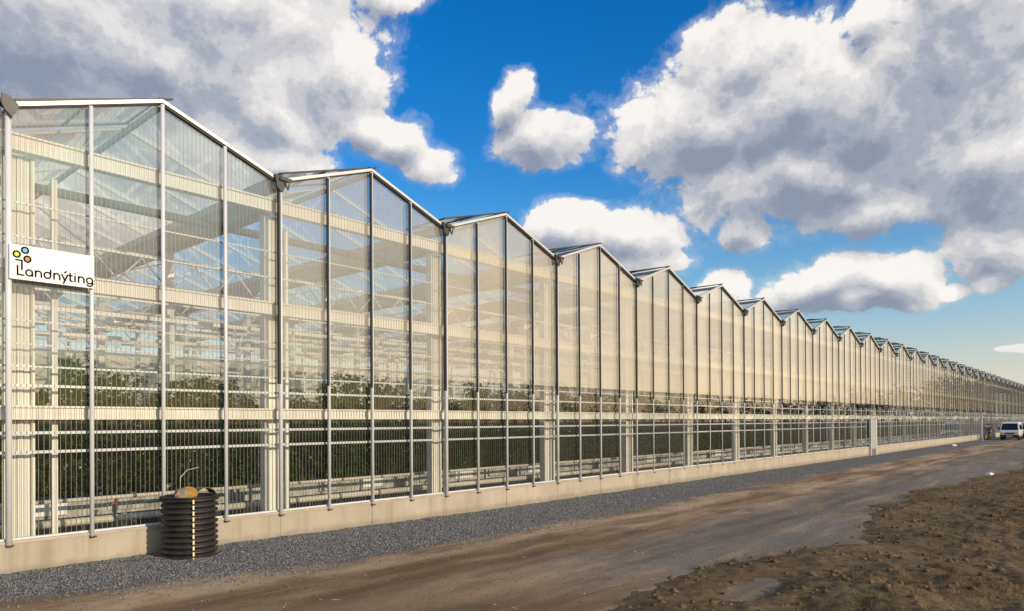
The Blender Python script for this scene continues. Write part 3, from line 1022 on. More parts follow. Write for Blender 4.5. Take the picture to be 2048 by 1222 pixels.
ge.bar((0.06, -0.18, EAVE - 0.02), (0.12, -0.18, EAVE - 0.16), 0.02, 0.02)
ge.bar((0.12, -0.18, EAVE - 0.15), (0.15, -0.18, EAVE - 0.02), 0.02, 0.02)
ge_m = ge.mesh('gutter_end', 'dark_metal')
ge0 = MB().prism([(-0.10, EAVE + 0.13), (-0.10, EAVE - 0.02), (-0.06, EAVE - 0.10), (0.03, EAVE - 0.19), (0.10, EAVE - 0.05), (0.11, EAVE + 0.02), (0.0, EAVE + 0.11)], -0.19, -0.15).mesh('gutter_end', 'dark_metal')
rb = MB().box(-0.03, 0.03, 0.0, DEPTH, RIDGE - 0.10, RIDGE + 0.0).mesh('ridge_beam', 'grey_steel')
wing = MB()
wing.bar((-0.10, -0.02, RIDGE + 0.03), (0.16, -0.02, RIDGE + 0.12), 0.05, 0.018)
wing.box(-0.035, 0.035, -0.06, 0.04, RIDGE + 0.045, RIDGE + 0.085)
wing_m = wing.mesh('ridge_bracket', 'dark_metal')
pack = MB().box(-0.17, 0.17, 0.55, DEPTH - 0.5, EAVE - 0.52, EAVE - 0.14).mesh('folded_screen', 'screen_cloth')
for k in bays:
    inst('barge', bl, gh, (k * BAY, 0, 0))
    b2 = inst('barge', br, gh, (k * BAY, 0, 0))
    inst('barge_strip', brs, b2)
    inst('gutter', gut_m, gh, (k * BAY, 0, 0))
    inst('gutter_end', ge0 if k <= 0 else ge_m, gh, (k * BAY, 0, 0))
    inst('ridge_beam', rb, gh, ((k + 0.5) * BAY, 0, 0))
    inst('ridge_bracket', wing_m, gh, ((k + 0.5) * BAY, 0, 0))
    if k < 12:
        inst('folded_screen', pack, gh, (k * BAY, 0, 0))

# roof: glazing bars and panes
PW = 1.5
nb = int(DEPTH / PW)
barl = MB().bar((0.10, 0, EAVE + 0.035), (BAY / 2, 0, RIDGE), 0.035, 0.045).mesh('roof_bar', 'cream_steel')
barr = MB().bar((BAY / 2, 0, RIDGE), (BAY - 0.10, 0, EAVE + 0.035), 0.035, 0.045).mesh('roof_bar', 'cream_steel')
dz = 0.012


def slope_pane(s):
    xa, xb = (0.10, BAY / 2 - 0.02) if s == 0 else (BAY / 2 + 0.02, BAY - 0.10)
    za, zb = roof_z(xa) + 0.03, roof_z(xb) + 0.03
    return [(xa, za), (xb, zb), (xb, zb + 0.008), (xa, za + 0.008)]


rp_m = {s: MB().prism(slope_pane(s), 0.02, PW - 0.02).mesh('roof_pane', 'roof_glass') for s in (0, 1)}
fb_, fr_ = MB(), MB()
for k in bays:
    for i in range(nb + 1):
        y = i * PW
        if k in (0, 1, 2, 3):
            inst('roof_bar', barl, gh, (k * BAY, y + 0.03, 0))
            inst('roof_bar', barr, gh, (k * BAY, y + 0.03, 0))
        else:
            fb_.bar((k * BAY + 0.10, y + 0.03, EAVE + 0.035), (k * BAY + BAY / 2, y + 0.03, RIDGE), 0.035, 0.045)
            fb_.bar((k * BAY + BAY / 2, y + 0.03, RIDGE), (k * BAY + BAY - 0.1, y + 0.03, EAVE + 0.035), 0.035, 0.045)
    for i in range(nb):
        for s in (0, 1):
            if -1 <= k <= 4:
                if s == 0 and i == 0:
                    continue                     # the front pane of this slope is the vent
                inst('roof_pane', rp_m[s], gh, (k * BAY, i * PW, 0))
            else:
                q = slope_pane(s)
                y0, y1 = i * PW + 0.02, (i + 1) * PW - 0.02
                if s == 0 and i == 0:
                    continue
                fr_.add([(k * BAY + q[0][0], y0, q[0][1]), (k * BAY + q[1][0], y0, q[1][1]), (k * BAY + q[1][0], y1, q[1][1]), (k * BAY + q[0][0], y1, q[0][1])], [(0, 1, 2, 3)])
tag(fb_.build('far_roof_bars', 'cream_steel', gh), kind='stuff')
tag(fr_.build('far_roof_panes', 'far_glass', gh), kind='stuff')

# hinged roof vents on the left slopes, opened wider along the row
LV = BAY / 2 / math.cos(ALPHA) - 0.12
for k in bays:
    openm = min(0.70, max(0.03, 0.03 + 0.06 * k))
    beta = ALPHA - math.asin(openm / LV)
    c, s = math.cos(beta), math.sin(beta)
    hx, hz = (k + 0.5) * BAY, RIDGE + 0.075
    P_ = lambda t: (-c * t, -s * t)
    v = empty('vent', (hx, 0.0, hz))
    v.parent = gh
    fr = MB()
    for yy in (0.0, PW - 0.04):
        a, b = P_(-0.22), P_(LV)
        fr.bar((a[0], yy, a[1]), (b[0], yy, b[1]), 0.03, 0.035)
    for t in (0.02, LV * 0.5, LV):
        a = P_(t)
        fr.bar((a[0], 0.02, a[1]), (a[0], PW - 0.06, a[1]), 0.03, 0.03)
    fr.build('vent_frame', 'dark_metal', v)
    a, b = P_(0.04), P_(LV - 0.02)
    MB().prism([a, b, (b[0], b[1] + 0.008), (a[0], a[1] + 0.008)], 0.02, PW - 0.06).build('vent_glass', 'roof_glass', v)
    if k >= 4:
        b = P_(LV * 0.9)
        MB().bar((b[0], 0.35, b[1]), (b[0] * 0.86, 0.35, EAVE + 0.12 - hz), 0.022, 0.022).build('vent_prop', 'dark_metal', v)
        b = P_(LV * 0.55)
        MB().bar((b[0], 0.7, b[1]), (b[0] * 1.25, 0.7, EAVE + 0.2 - hz), 0.022, 0.022).build('vent_prop', 'dark_metal', v)

# columns: a front row close to the glass, with a thin tie post beside each, and rows behind
cm = MB()
cm.box(-0.085, 0.165, 0.36, 0.39, 0.0, A_Z[0] - 0.03)
cm.box(-0.115, -0.086, 0.30, 0.48, 0.0, A_Z[0] - 0.03)
cm.box(0.166, 0.195, 0.30, 0.48, 0.0, A_Z[0] - 0.03)
col_m = cm.mesh('column', 'cream_steel')
c0 = MB()
for i in range(4):
    c0.box(0.03 + i * 0.085, 0.105 + i * 0.085, 0.30 + 0.015 * (i % 2), 0.36, 0.0, A_Z[0] - 0.03)
c0.box(0.02, 0.40, 0.361, 0.38, 0.0, A_Z[0] - 0.03)
c0.box(0.37, 0.42, 0.27, 0.36, 0.0, A_Z[0] - 0.03)
col0_m = c0.mesh('column', 'cream_steel')
tp = MB().box(-0.04, 0.04, 0.36, 0.43, 0.0, A_Z[0] - 0.25).mesh('tie_post', 'cream_steel')
bc = MB().box(-0.08, 0.08, -0.08, 0.08, 0.0, EAVE - 0.15).mesh('inner_column', 'cream_steel')
frames = [4.9, 9.4, 13.9, 18.4, 22.9]
for k in bays:
    inst('column', col0_m if k == 0 else col_m, gh, (k * BAY, 0, 0))
    inst('tie_post', tp, gh, (k * BAY + (0.71 if k == 0 else 0.40), 0, 0))
    for yf in frames:
        inst('inner_column', bc, gh, (k * BAY, yf, 0))

# lattice trusses across every bay at each frame, and a dark rolled screen near the front
tr = MB()
tr.box(0.08, BAY - 0.08, -0.03, 0.03, 6.12, 6.20)
tr.box(0.08, BAY - 0.08, -0.03, 0.03, 5.44, 5.52)
nseg = 8
for i in range(nseg):
    xa, xb = 0.1 + i * (BAY - 0.2) / nseg, 0.1 + (i + 1) * (BAY - 0.2) / nseg
    if i % 2:
        tr.bar((xa, 0, 6.11), (xb, 0, 5.53), 0.028, 0.028)
    else:
        tr.bar((xa, 0, 5.53), (xb, 0, 6.11), 0.028, 0.028)
tr_m = tr.mesh('truss', 'cream_steel')
roll = MB().tube([(0, 2.0, 6.38), (BAY - 0.01, 2.0, 6.38)], 0.085, 10).mesh('screen_roll', 'dark_cloth')
sl_ = MB().box(0, BAY, 0, 0.03, 4.35, 4.43).mesh('screen_wire_rail', 'cream_steel')
br_m = MB().tube([(0, 0, 6.0), (BAY, 4.5, 5.0)], 0.012, 5).mesh('brace_rod', 'grey_steel')
br2_m = MB().tube([(BAY, 0, 6.1), (0, 4.5, 4.9)], 0.012, 5).mesh('brace_rod', 'grey_steel')
for k in bays:
    for yf in frames:
        inst('truss', tr_m, gh, (k * BAY, yf, 0))
    inst('screen_roll', roll, gh, (k * BAY, 0, 0))
    if k < 7:
        for yf in (2.6, 6.6, 11.0, 16.0):
            inst('screen_wire_rail', sl_, gh, (k * BAY, yf, 0.0))
            inst('screen_wire_rail', sl_, gh, (k * BAY, yf + 1.2, 0.55))
    if k < 5:
        inst('brace_rod', br_m, gh, (k * BAY, 0.45, 0))
        inst('brace_rod', br2_m, gh, (k * BAY, 4.9, 0))

# back gable: posts, girders and glass
bp = MB().box(-0.05, 0.05, DEPTH, DEPTH + 0.1, 0.0, EAVE - 0.05).mesh('back_post', 'cream_steel')
bgd = MB().box(0.06, BAY - 0.06, DEPTH + 0.02, DEPTH + 0.08, 2.3, 2.55).mesh('back_girder', 'cream_steel')
bgd2 = MB().box(0.06, BAY - 0.06, DEPTH + 0.02, DEPTH + 0.08, 5.3, 5.5).mesh('back_girder', 'cream_steel')
for k in bays:
    for j in (0, 2):
        inst('back_post', bp, gh, (k * BAY + j * BAY / 4, 0, 0))
    inst('back_girder', bgd, gh, (k * BAY, 0, 0))
    inst('back_girder', bgd2, gh, (k * BAY, 0, 0))

# added cream sheets that brighten the view inside: along the back wall, and hung above the crop from the fifth bay on
def fill_mesh(x0, x1, z0, z1, seed):
    n = int((x1 - x0) / 0.09)
    r = np.random.default_rng(seed)
    ph = r.random(4) * 6.28
    xs = np.linspace(x0, x1, n)
    off = 0.03 * np.sin(xs * 9 + ph[0]) + 0.02 * np.sin(xs * 21 + ph[1]) + 0.02 * np.sin(xs * 3.7 + ph[2])
    V = np.concatenate([np.stack([xs, off, np.full(n, z0)], -1), np.stack([xs, off * 0.5, np.full(n, z1)], -1)])
    i = np.arange(n - 1)
    return np_mesh('fill_sheet', V, np.stack([i, i + 1, i + 1 + n, i + n], -1), 'fill_cream', True)


cur_b = fill_mesh(0.06, BAY - 0.06, 0.05, 5.9, 3)
cur_f = [fill_mesh(0.1, BAY - 0.1, 3.0, 6.10, 4 + i) for i in range(3)]
for k in bays:
    inst('fill_sheet', cur_b, gh, (k * BAY, DEPTH - 0.3, 0))
    if k >= 4:
        inst('fill_sheet', cur_f[k % 3], gh, (k * BAY, 5.15, 0))

# heating pipes along the glass, brackets, valves
pipe_a = MB().tube([(0, 1.0, 0.60), (BAY, 1.0, 0.60)], 0.065, 12).mesh('heating_pipe', 'pipe_white', True)
pipe_b = MB().tube([(0, 0.9, 0.98), (BAY, 0.9, 0.98)], 0.036, 10).mesh('heating_pipe', 'pipe_white', True)
hk = MB().box(-0.015, 0.015, 0.95, 1.08, 0.02, 0.55).mesh('pipe_stand', 'dark_metal')
for k in bays:
    inst('heating_pipe', pipe_a, gh, (k * BAY, 0, 0))
    inst('heating_pipe', pipe_b, gh, (k * BAY, 0, 0))
    if k < 16:
        inst('pipe_stand', hk, gh, (k * BAY + 1.3, 0, 0))
        inst('pipe_stand', hk, gh, (k * BAY + 3.2, 0, 0))
for xv, in ((1.75,), (5.1,), (9.6,)):
    v = MB().tube([(xv, 0.93, 0.72), (xv, 0.93, 0.86)], 0.02, 8).build('valve', 'dark_metal', gh)
    MB().tube([(xv, 0.93, 0.86), (xv, 0.93, 0.885)], 0.05, 12).build('valve_wheel', 'red_paint', v)
    MB().tube([(xv, 0.92, 0.72), (xv + 0.05, 0.88, 0.5), (xv + 0.04, 0.86, 0.3)], 0.018, 6).build('valve_hose', 'near_black', v)

# grey door in the wall with a kick plate, and a small white framed window near the far end
dx0, dx1 = 45.35, 46.45
d_ = MB().box(dx0, dx1, -0.19, -0.135, 0.42, 2.30).build('door', 'door_grey', gh)
MB().box(dx0, dx1, -0.19, -0.135, 0.0, 0.415).build('kick_plate', 'kick_grey', d_)
MB().box(dx1 + 0.005, dx1 + 0.16, -0.20, -0.07, 0.0, 2.34).build('door_frame', 'white_metal', d_)
MB().box(dx0 - 0.09, dx0 - 0.005, -0.20, -0.07, 0.0, 2.34).build('door_frame', 'white_metal', d_)
MB().tube([(dx0 + 0.12, -0.24, 1.05), (dx0 + 0.12, -0.24, 1.2)], 0.015, 6).build('door_handle', 'aluminium', d_)
w_ = MB()
for a in (0, 1.55, 3.1, 4.65):
    w_.box(92.8 + a, 92.92 + a, -0.16, -0.13, 0.86, 1.42)
w_.box(92.8, 97.6, -0.165, -0.125, 1.42, 1.50)
w_.box(92.8, 97.6, -0.165, -0.125, 0.78, 0.86)
wf = w_.build('hatch_frame', 'white_metal', gh)
MB().box(92.92, 97.5, -0.15, -0.142, 0.87, 1.41).build('hatch_glass', 'far_glass', wf)

# ------------------------------------------------------------------ crop inside the greenhouse


def leaf_cloud(cent, size, aspect=0.62, droop=0.35):
    """quads of leaves around given centres"""
    n = len(cent)
    a = rng.random(n) * 6.283
    b = rng.normal(0, 0.6, n) - droop
    u = np.stack([np.cos(a) * np.cos(b), np.sin(a) * np.cos(b), np.sin(b)], -1)
    w = np.stack([-np.sin(a), np.cos(a), rng.normal(0, 0.45, n)], -1)
    w /= np.linalg.norm(w, axis=1, keepdims=True)
    L = (size * (0.6 + 0.8 * rng.random(n)))[:, None]
    V = np.stack([cent, cent + u * L * 0.5 + w * L * aspect * 0.5, cent + u * L, cent + u * L * 0.5 - w * L * aspect * 0.5], 1)
    Q = np.arange(n * 4).reshape(-1, 4)
    return V.reshape(-1, 3), Q


plant_var = []
for vi in range(6):
    pts = []
    H = 2.22
    ns = 5
    stems = MB()
    flowers = MB()
    for s in range(ns):
        x0, y0 = rng.normal(0, 0.16), rng.normal(0, 0.14)
        hh = H * (0.86 + 0.26 * rng.random())
        lx, ly = rng.normal(0, 0.12, 2)
        stems.tube([(x0, y0, 0), (x0 + lx * 0.4, y0 + ly * 0.4, hh * 0.5), (x0 + lx, y0 + ly, hh)], [0.011, 0.009, 0.004], 5)
        m = 230
        t = rng.random(m) ** 0.5
        rad = 0.32 * (1 - 0.55 * t ** 4)
        an = rng.random(m) * 6.283
        rr = rad * np.sqrt(rng.random(m))
        pts.append(np.stack([x0 + lx * t + rr * np.cos(an), y0 + ly * t + rr * np.sin(an), hh * t * 0.99 + 0.02], -1))
        if rng.random() < 0.65:
            f = Vector((x0 + lx, y0 + ly, hh + 0.01))
            r = 0.035 + 0.02 * rng.random()
            flowers.lathe([(0.004, f.z - 0.02), (r * 0.7, f.z), (r, f.z + 0.03), (r * 0.75, f.z + 0.055), (0.004, f.z + 0.06)], 7, (f.x, f.y))
        if rng.random() < 0.6:
            zz = hh * (0.75 + 0.15 * rng.random())
            r = 0.03
            flowers.lathe([(0.004, zz - 0.02), (r, zz + 0.01), (r * 0.7, zz + 0.04), (0.004, zz + 0.045)], 6, (x0 + rng.normal(0, 0.15), y0 - 0.26))
    V, Q = leaf_cloud(np.concatenate(pts), 0.13)
    plant_var.append((np_mesh('foliage', V, Q, 'leaf'), stems.mesh('stem', 'stem_green'), flowers.mesh('flower', 'flower_white')))

x = 0.3
while x < 62:
    i = int(rng.integers(6))
    p = empty('crop_plant', (x, 2.55 + rng.normal(0, 0.12), 0.78), rng.random() * 6.28)
    s = 0.88 + 0.30 * rng.random() ** 1.3
    p.scale = (1, 1, s)
    tag(p, 'tall leafy green crop plant in the front row behind the glass', 'plant', 'crop plants in the front row behind the glass')
    inst('foliage', plant_var[i][0], p)
    inst('stem', plant_var[i][1], p)
    if len(plant_var[i][2].polygons):
        inst('flower', plant_var[i][2], p)
    x += 0.62 + 0.16 * rng.random()


def crop_mass():
    C, S = [], []
    for (a, b, ya, yb, n, sz) in ((-8, 12, 3.0, 6.2, 34000, 0.16), (12, 40, 3.0, 6.2, 40000, 0.18), (40, 148, 2.4, 6.0, 42000, 0.30)):
        x = rng.uniform(a, b, n)
        y = ya + (yb - ya) * rng.random(n)
        top = 2.66 + 0.5 * (fbm(x * 1.7, y * 1.7, 4) - 0.5) + 0.25 * (fbm(x * 6, y * 6, 2) - 0.5)
        z = 0.55 + (top - 0.55) * rng.random(n) ** 0.85
        C.append(np.stack([x, y, z], -1))
        S.append(np.full(n, sz))
    C, S = np.concatenate(C), np.concatenate(S)
    V, Q = leaf_cloud(C, S, 0.7, 0.2)
    o = inst('crop_foliage', np_mesh('crop_foliage', V, Q, 'leaf'))
    tag(o, 'dense dark green crop foliage filling the greenhouse behind the front row', 'foliage', kind='stuff')


crop_mass()

# white growing troughs under the crop
for k in range(-1, 15):
    t = empty('growing_trough', (k * BAY + 0.15, 1.75, 0))
    tag(t, 'pale growing trough on legs under the crop row', 'trough', 'growing troughs under the crop')
    L = BAY - 0.3
    b = MB()
    b.prism([(0, 0.62), (L, 0.62), (L, 0.90), (0, 0.90)], -0.16, -0.13)
    b.box(0, L, -0.13, 0.30, 0.62, 0.65)
    b.box(0, L, 0.30, 0.33, 0.62, 0.90)
    b.build('trough_body', 'trough_white', t)
    for j in range(3):
        xx = 0.3 + j * 1.35 + 0.2 * rng.random()
        MB().box(xx, xx + 0.45 + 0.3 * rng.random(), -0.2, -0.165, 0.68, 0.93).build('trough_plate', 'sign_white' if (k + j) % 3 == 0 else 'trough_white', t)
    for xx in (0.2, L / 2, L - 0.2):
        MB().box(xx - 0.03, xx + 0.03, -0.1, 0.25, 0.02, 0.615).build('leg', 'grey_steel', t)

# ------------------------------------------------------------------ sign with lettering
sg = empty('sign_board', (0.0, -0.16, 4.37))
tag(sg, 'white sign board reading Landnýting with three coloured discs, on the first glass bay', 'sign')
SWd, SHt = 1.10, 0.505
MB().box(-0.005, SWd, -0.012, 0.012, 0.0, SHt).build('board', 'sign_white', sg)
LX0, LX1, LY0, LY1 = 127.0, 1686.0, 93.0, 740.0


def LP(p):
    return (0.03 * SWd + (p[0] - LX0) / (LX1 - LX0) * 0.955 * SWd, 0.965 * SHt - (p[1] - LY0) / (LY1 - LY0) * 0.93 * SHt)


def stroke(mb, pts, w, y, closed=False, caps=True):
    """flat ribbon of the given width standing on the board (x,z plane), 2 mm thick"""
    P = [Vector(p) for p in pts]
    n = len(P)
    left, right = [], []
    for i in range(n):
        a = P[(i - 1) % n] if (closed or i > 0) else None
        b = P[(i + 1) % n] if (closed or i < n - 1) else None
        d1 = (P[i] - a).normalized() if a is not None else None
        d2 = (b - P[i]).normalized() if b is not None else None
        d = (d1 + d2).normalized() if d1 is not None and d2 is not None else (d1 or d2)
        nn = Vector((-d.y, d.x))
        ref = d1 if d1 is not None else d2
        mit = w / 2 / max(0.4, nn.dot(Vector((-ref.y, ref.x))))
        left.append(P[i] + nn * mit)
        right.append(P[i] - nn * mit)

    def capp(c, d):
        out = []
        for k in range(1, 6):
            a = math.pi * k / 6
            nn = Vector((-d.y, d.x))
            out.append(c + (nn * math.cos(a) + d * math.sin(a)) * w / 2)
        return out
    if closed:
        for i in range(n):
            j = (i + 1) % n
            q = [left[i], left[j], right[j], right[i]]
            mb.add([(p.x, y, p.y) for p in q] + [(p.x, y + 0.002, p.y) for p in q], [(0, 1, 2, 3), (0, 4, 5, 1), (2, 6, 7, 3)])
        return
    if caps:
        dn = (P[-1] - P[-2]).normalized()
        ds = (P[0] - P[1]).normalized()
        c = capp(P[-1], dn)
        mb.add([(p.x, y, p.y) for p in [left[-1]] + c + [right[-1]]], [tuple(range(len(c) + 2))])
        c = capp(P[0], ds)
        mb.add([(p.x, y, p.y) for p in [right[0]] + c + [left[0]]], [tuple(range(len(c) + 2))])
    for i in range(n - 1):
        q = [left[i], left[i + 1], right[i + 1], right[i]]
        mb.add([(p.x, y, p.y) for p in q] + [(p.x, y + 0.002, p.y) for p in q], [(0, 1, 2, 3), (0, 4, 5, 1), (2, 6, 7, 3)])


def arc(cx, cy_, r, a0, a1, n=20):
    return [(cx + r * math.cos(R(a0 + (a1 - a0) * i / n)), cy_ - r * math.sin(R(a0 + (a1 - a0) * i / n))) for i in range(n + 1)]


def letter(name, strokes):
    mb = MB()
    for i, (pts, closed) in enumerate(strokes):
        stroke(mb, [LP(p) for p in pts], 0.0235, -0.0155 - 0.0006 * i, closed)
    mb.build(name, 'sign_black', sg)


def ring(cx, cy_, r=61):
    return (arc(cx, cy_, r, 0, 360, 36)[:-1], True)


def n_shape(x):
    return [([(x, 552), (x, 672)], False), ([(x, 618)] + arc(x + 55, 607, 55, 180, 0) + [(x + 110, 672)], False)]


for nm, cx, cy_, mt in (('lime', 199, 265, 'sign_lime'), ('blue', 352, 165, 'sign_blue'), ('brown', 395, 338, 'sign_brown')):
    disc = MB()
    pp = [LP(p) for p in arc(cx, cy_, 58, 0, 360, 36)[:-1]]
    disc.add([(p[0], -0.0145, p[1]) for p in pp], [tuple(range(36))])
    disc.build('disc', mt, sg)
    letter('disc_outline', [ring(cx, cy_, 61)])
letter('bracket_mark', [([(183, 379), (293, 379), (293, 560)], False)])
letter('letter_l', [([(214, 492), (214, 672), (325, 672)], False)])
letter('letter_a', [ring(427, 612), ([(488, 600), (488, 672)], False)])
letter('letter_n', n_shape(546))
letter('letter_d', [ring(772, 612), ([(833, 492), (833, 614)], False)])
letter('letter_n', n_shape(899))
letter('letter_y', [([(1053, 552), (1110, 672)], False), ([(1167, 552), (1085, 734)], False), ([(1108, 512), (1137, 483)], False)])
letter('letter_t', [([(1218, 507), (1218, 640)] + arc(1250, 640, 32, 180, 270, 6) + [(1262, 672)], False), ([(1194, 555), (1256, 555)], False)])
letter('letter_i', [([(1316, 552), (1316, 672)], False), ([(1316, 503), (1316, 500)], False)])
letter('letter_n', n_shape(1387))
letter('letter_g', [ring(1614, 612), ([(1675, 600), (1675, 668)] + arc(1614, 668, 61, 0, -145, 14), False)])

# ------------------------------------------------------------------ corrugated black pipe ring with stone and bent sheet on top
cx, cyy, zb = 2.40, -0.57, 0.0
bin_ = empty('corrugated_pipe', (cx, cyy, zb))
tag(bin_, 'short upright black corrugated plastic pipe against the concrete plinth', 'pipe')
prof = []
nr = 11
Hb = 1.03
for i in range(nr):
    z = 0.0 + i * Hb / nr
    h = Hb / nr
    ro = 0.435 if i not in (0, nr - 1) else 0.45
    prof += [(0.395, z), (0.395, z + h * 0.34), (ro, z + h * 0.46), (ro + 0.004, z + h * 0.66), (ro, z + h * 0.84), (0.395, z + h * 0.97)]
prof += [(0.45, Hb + 0.0), (0.455, Hb + 0.02), (0.40, Hb + 0.022), (0.37, Hb - 0.02), (0.36, 0.05)]
MB().lathe(prof, 56).build('pipe_wall', 'black_plastic', bin_, True)
MB().lathe([(0.36, Hb - 0.06), (0.001, Hb - 0.06)], 40).build('lid', 'black_plastic', bin_)
# strip of yellow marks down the ribs on the side facing the track
sa = R(-107)
for i in range(nr):
    h = Hb / nr
    z = i * h
    mb = MB()
    r0, r1 = 0.455, 0.462
    a0, a1 = sa - 0.028, sa + 0.028
    vs = []
    for rr in (r0, r1):
        for aa in (a0, a1):
            for zz in (z + h * 0.18, z + h * 0.86):
                vs.append((rr * math.cos(aa), rr * math.sin(aa), zz))
    mb.add(vs, [(0, 1, 3, 2), (4, 6, 7, 5), (0, 4, 5, 1), (2, 3, 7, 6), (1, 5, 7, 3), (0, 2, 6, 4)])
    mb.build('yellow_mark', 'tape_yellow', bin_)

# stone
def rock(name, c, sx, sy_, sz, mat, seed, flat=0.35):
    r = np.random.default_rng(seed)
    bm = bmesh.new()
    bmesh.ops.create_icosphere(bm, subdivisions=3, radius=1)
    offs = r.normal(0, 1, (14, 3))
    offs /= np.linalg.norm(offs, axis=1, keepdims=True)
    lim = r.uniform(0.62, 0.95, 14)
    for v in bm.verts:
        d = np.array(v.co)
        dd = d / np.linalg.norm(d)
        s = 1.0
        for o_, l_ in zip(offs, lim):
            q = dd @ o_
            if q > 0:
                s = min(s, l_ / max(q, 1e-3))
        v.co = Vector(dd * s * (1 + 0.03 * r.normal()))
        v.co = Vector((v.co.x * sx, v.co.y * sy_, max(v.co.z, -flat) * sz))
    me = bpy.data.meshes.new(name)
    bm.to_mesh(me)
    bm.free()
    me.materials.append(MAT[mat])
    o = inst(name, me, None, c)
    return o


st = rock('stone_block', (2.30, -0.64, Hb + 0.055), 0.19, 0.14, 0.15, 'stone', 9, 0.45)
tag(st, 'rough brown stone block with an ochre face resting on the black pipe', 'stone')
bs = MB()
prev = None
for i in range(13):
    a = R(25 + 130 * i / 12)
    bs.v += [(0.19 * math.cos(a), -0.11, 0.19 * math.sin(a) - 0.07), (0.19 * math.cos(a), 0.16, 0.19 * math.sin(a) - 0.07),
             (0.183 * math.cos(a), -0.11, 0.183 * math.sin(a) - 0.07), (0.183 * math.cos(a), 0.16, 0.183 * math.sin(a) - 0.07)]
    if i:
        q = 4 * (i - 1)
        w = 4 * i
        bs.f += [(q, q + 1, w + 1, w), (q + 2, w + 2, w + 3, q + 3), (q, w, w + 2, q + 2), (q + 1, q + 3, w + 3, w + 1)]
b_ = bs.build('bent_sheet', 'sheet_metal', None, False, (2.62, -0.60, Hb + 0.025))
tag(b_, 'curved dark metal sheet lying beside the stone on the black pipe', 'metal sheet')
wr = MB().tube([(2.36, -0.30, Hb + 0.06), (2.40, -0.22, Hb + 0.30), (2.52, -0.2, Hb + 0.42), (2.72, -0.2, Hb + 0.46)], 0.005, 6).build('bent_wire', 'aluminium')
tag(wr, 'thin pale bent wire rising behind the stone on the black pipe', 'wire')

# ------------------------------------------------------------------ white post, shrub, litter at the far end
wp = MB()
wp.box(-0.09, 0.09, -0.09, 0.09, -0.1, 2.72)
wp.box(-0.11, 0.11, -0.11, 0.11, 2.721, 2.78)
wpo = empty('marker_post', (84.1, -0.95, 0))
tag(wpo, 'tall white post standing by the plinth before the vans', 'post')
wp.build('shaft', 'white_metal', wpo)
MB().box(-0.12, 0.12, -0.12, 0.12, -0.1, 0.28).build('base', 'grey_steel', wpo)

sh = empty('shrub', (88.3, -1.0, 0))
tag(sh, 'thin leafless brown shrub against the plinth beside the white van', 'shrub')
tw = MB()
for i in range(26):
    a = rng.random() * 6.28
    l = 0.4 + 0.5 * rng.random()
    tw.tube([(rng.normal(0, 0.25), rng.normal(0, 0.12), -0.05), (math.cos(a) * l * 0.4, math.sin(a) * 0.2, 0.9), (math.cos(a) * l, math.sin(a) * 0.35, 1.5 + 0.5 * rng.random())], [0.02, 0.014, 0.005], 4)
tw.build('twigs', 'twig', sh)
V, Q = leaf_cloud(np.stack([rng.normal(0, 0.4, 260), rng.normal(0, 0.2, 260), 0.2 + 1.6 * rng.random(260)], -1), 0.12)
inst('leaves', np_mesh('leaves', V, Q, 'twig'), sh)

for (lx, ly, lab, seed, s) in ((30.5, -8.2, 'crumpled white paper litter on the edge of the soil bank', 31, 0.16), (66.6, -1.25, 'white scrap of litter on the gravel near the white post', 32, 0.22)):
    zz = max(float(road_h(np.array([lx]), np.array([ly]))[0]), float(soil_h(np.array([lx]), np.array([ly]))[0]))
    o = rock('litter', (lx, ly, zz + 0.04), s * 1.3, s, s * 0.6, 'paper_white', seed, 0.5)
    tag(o, lab, 'litter')

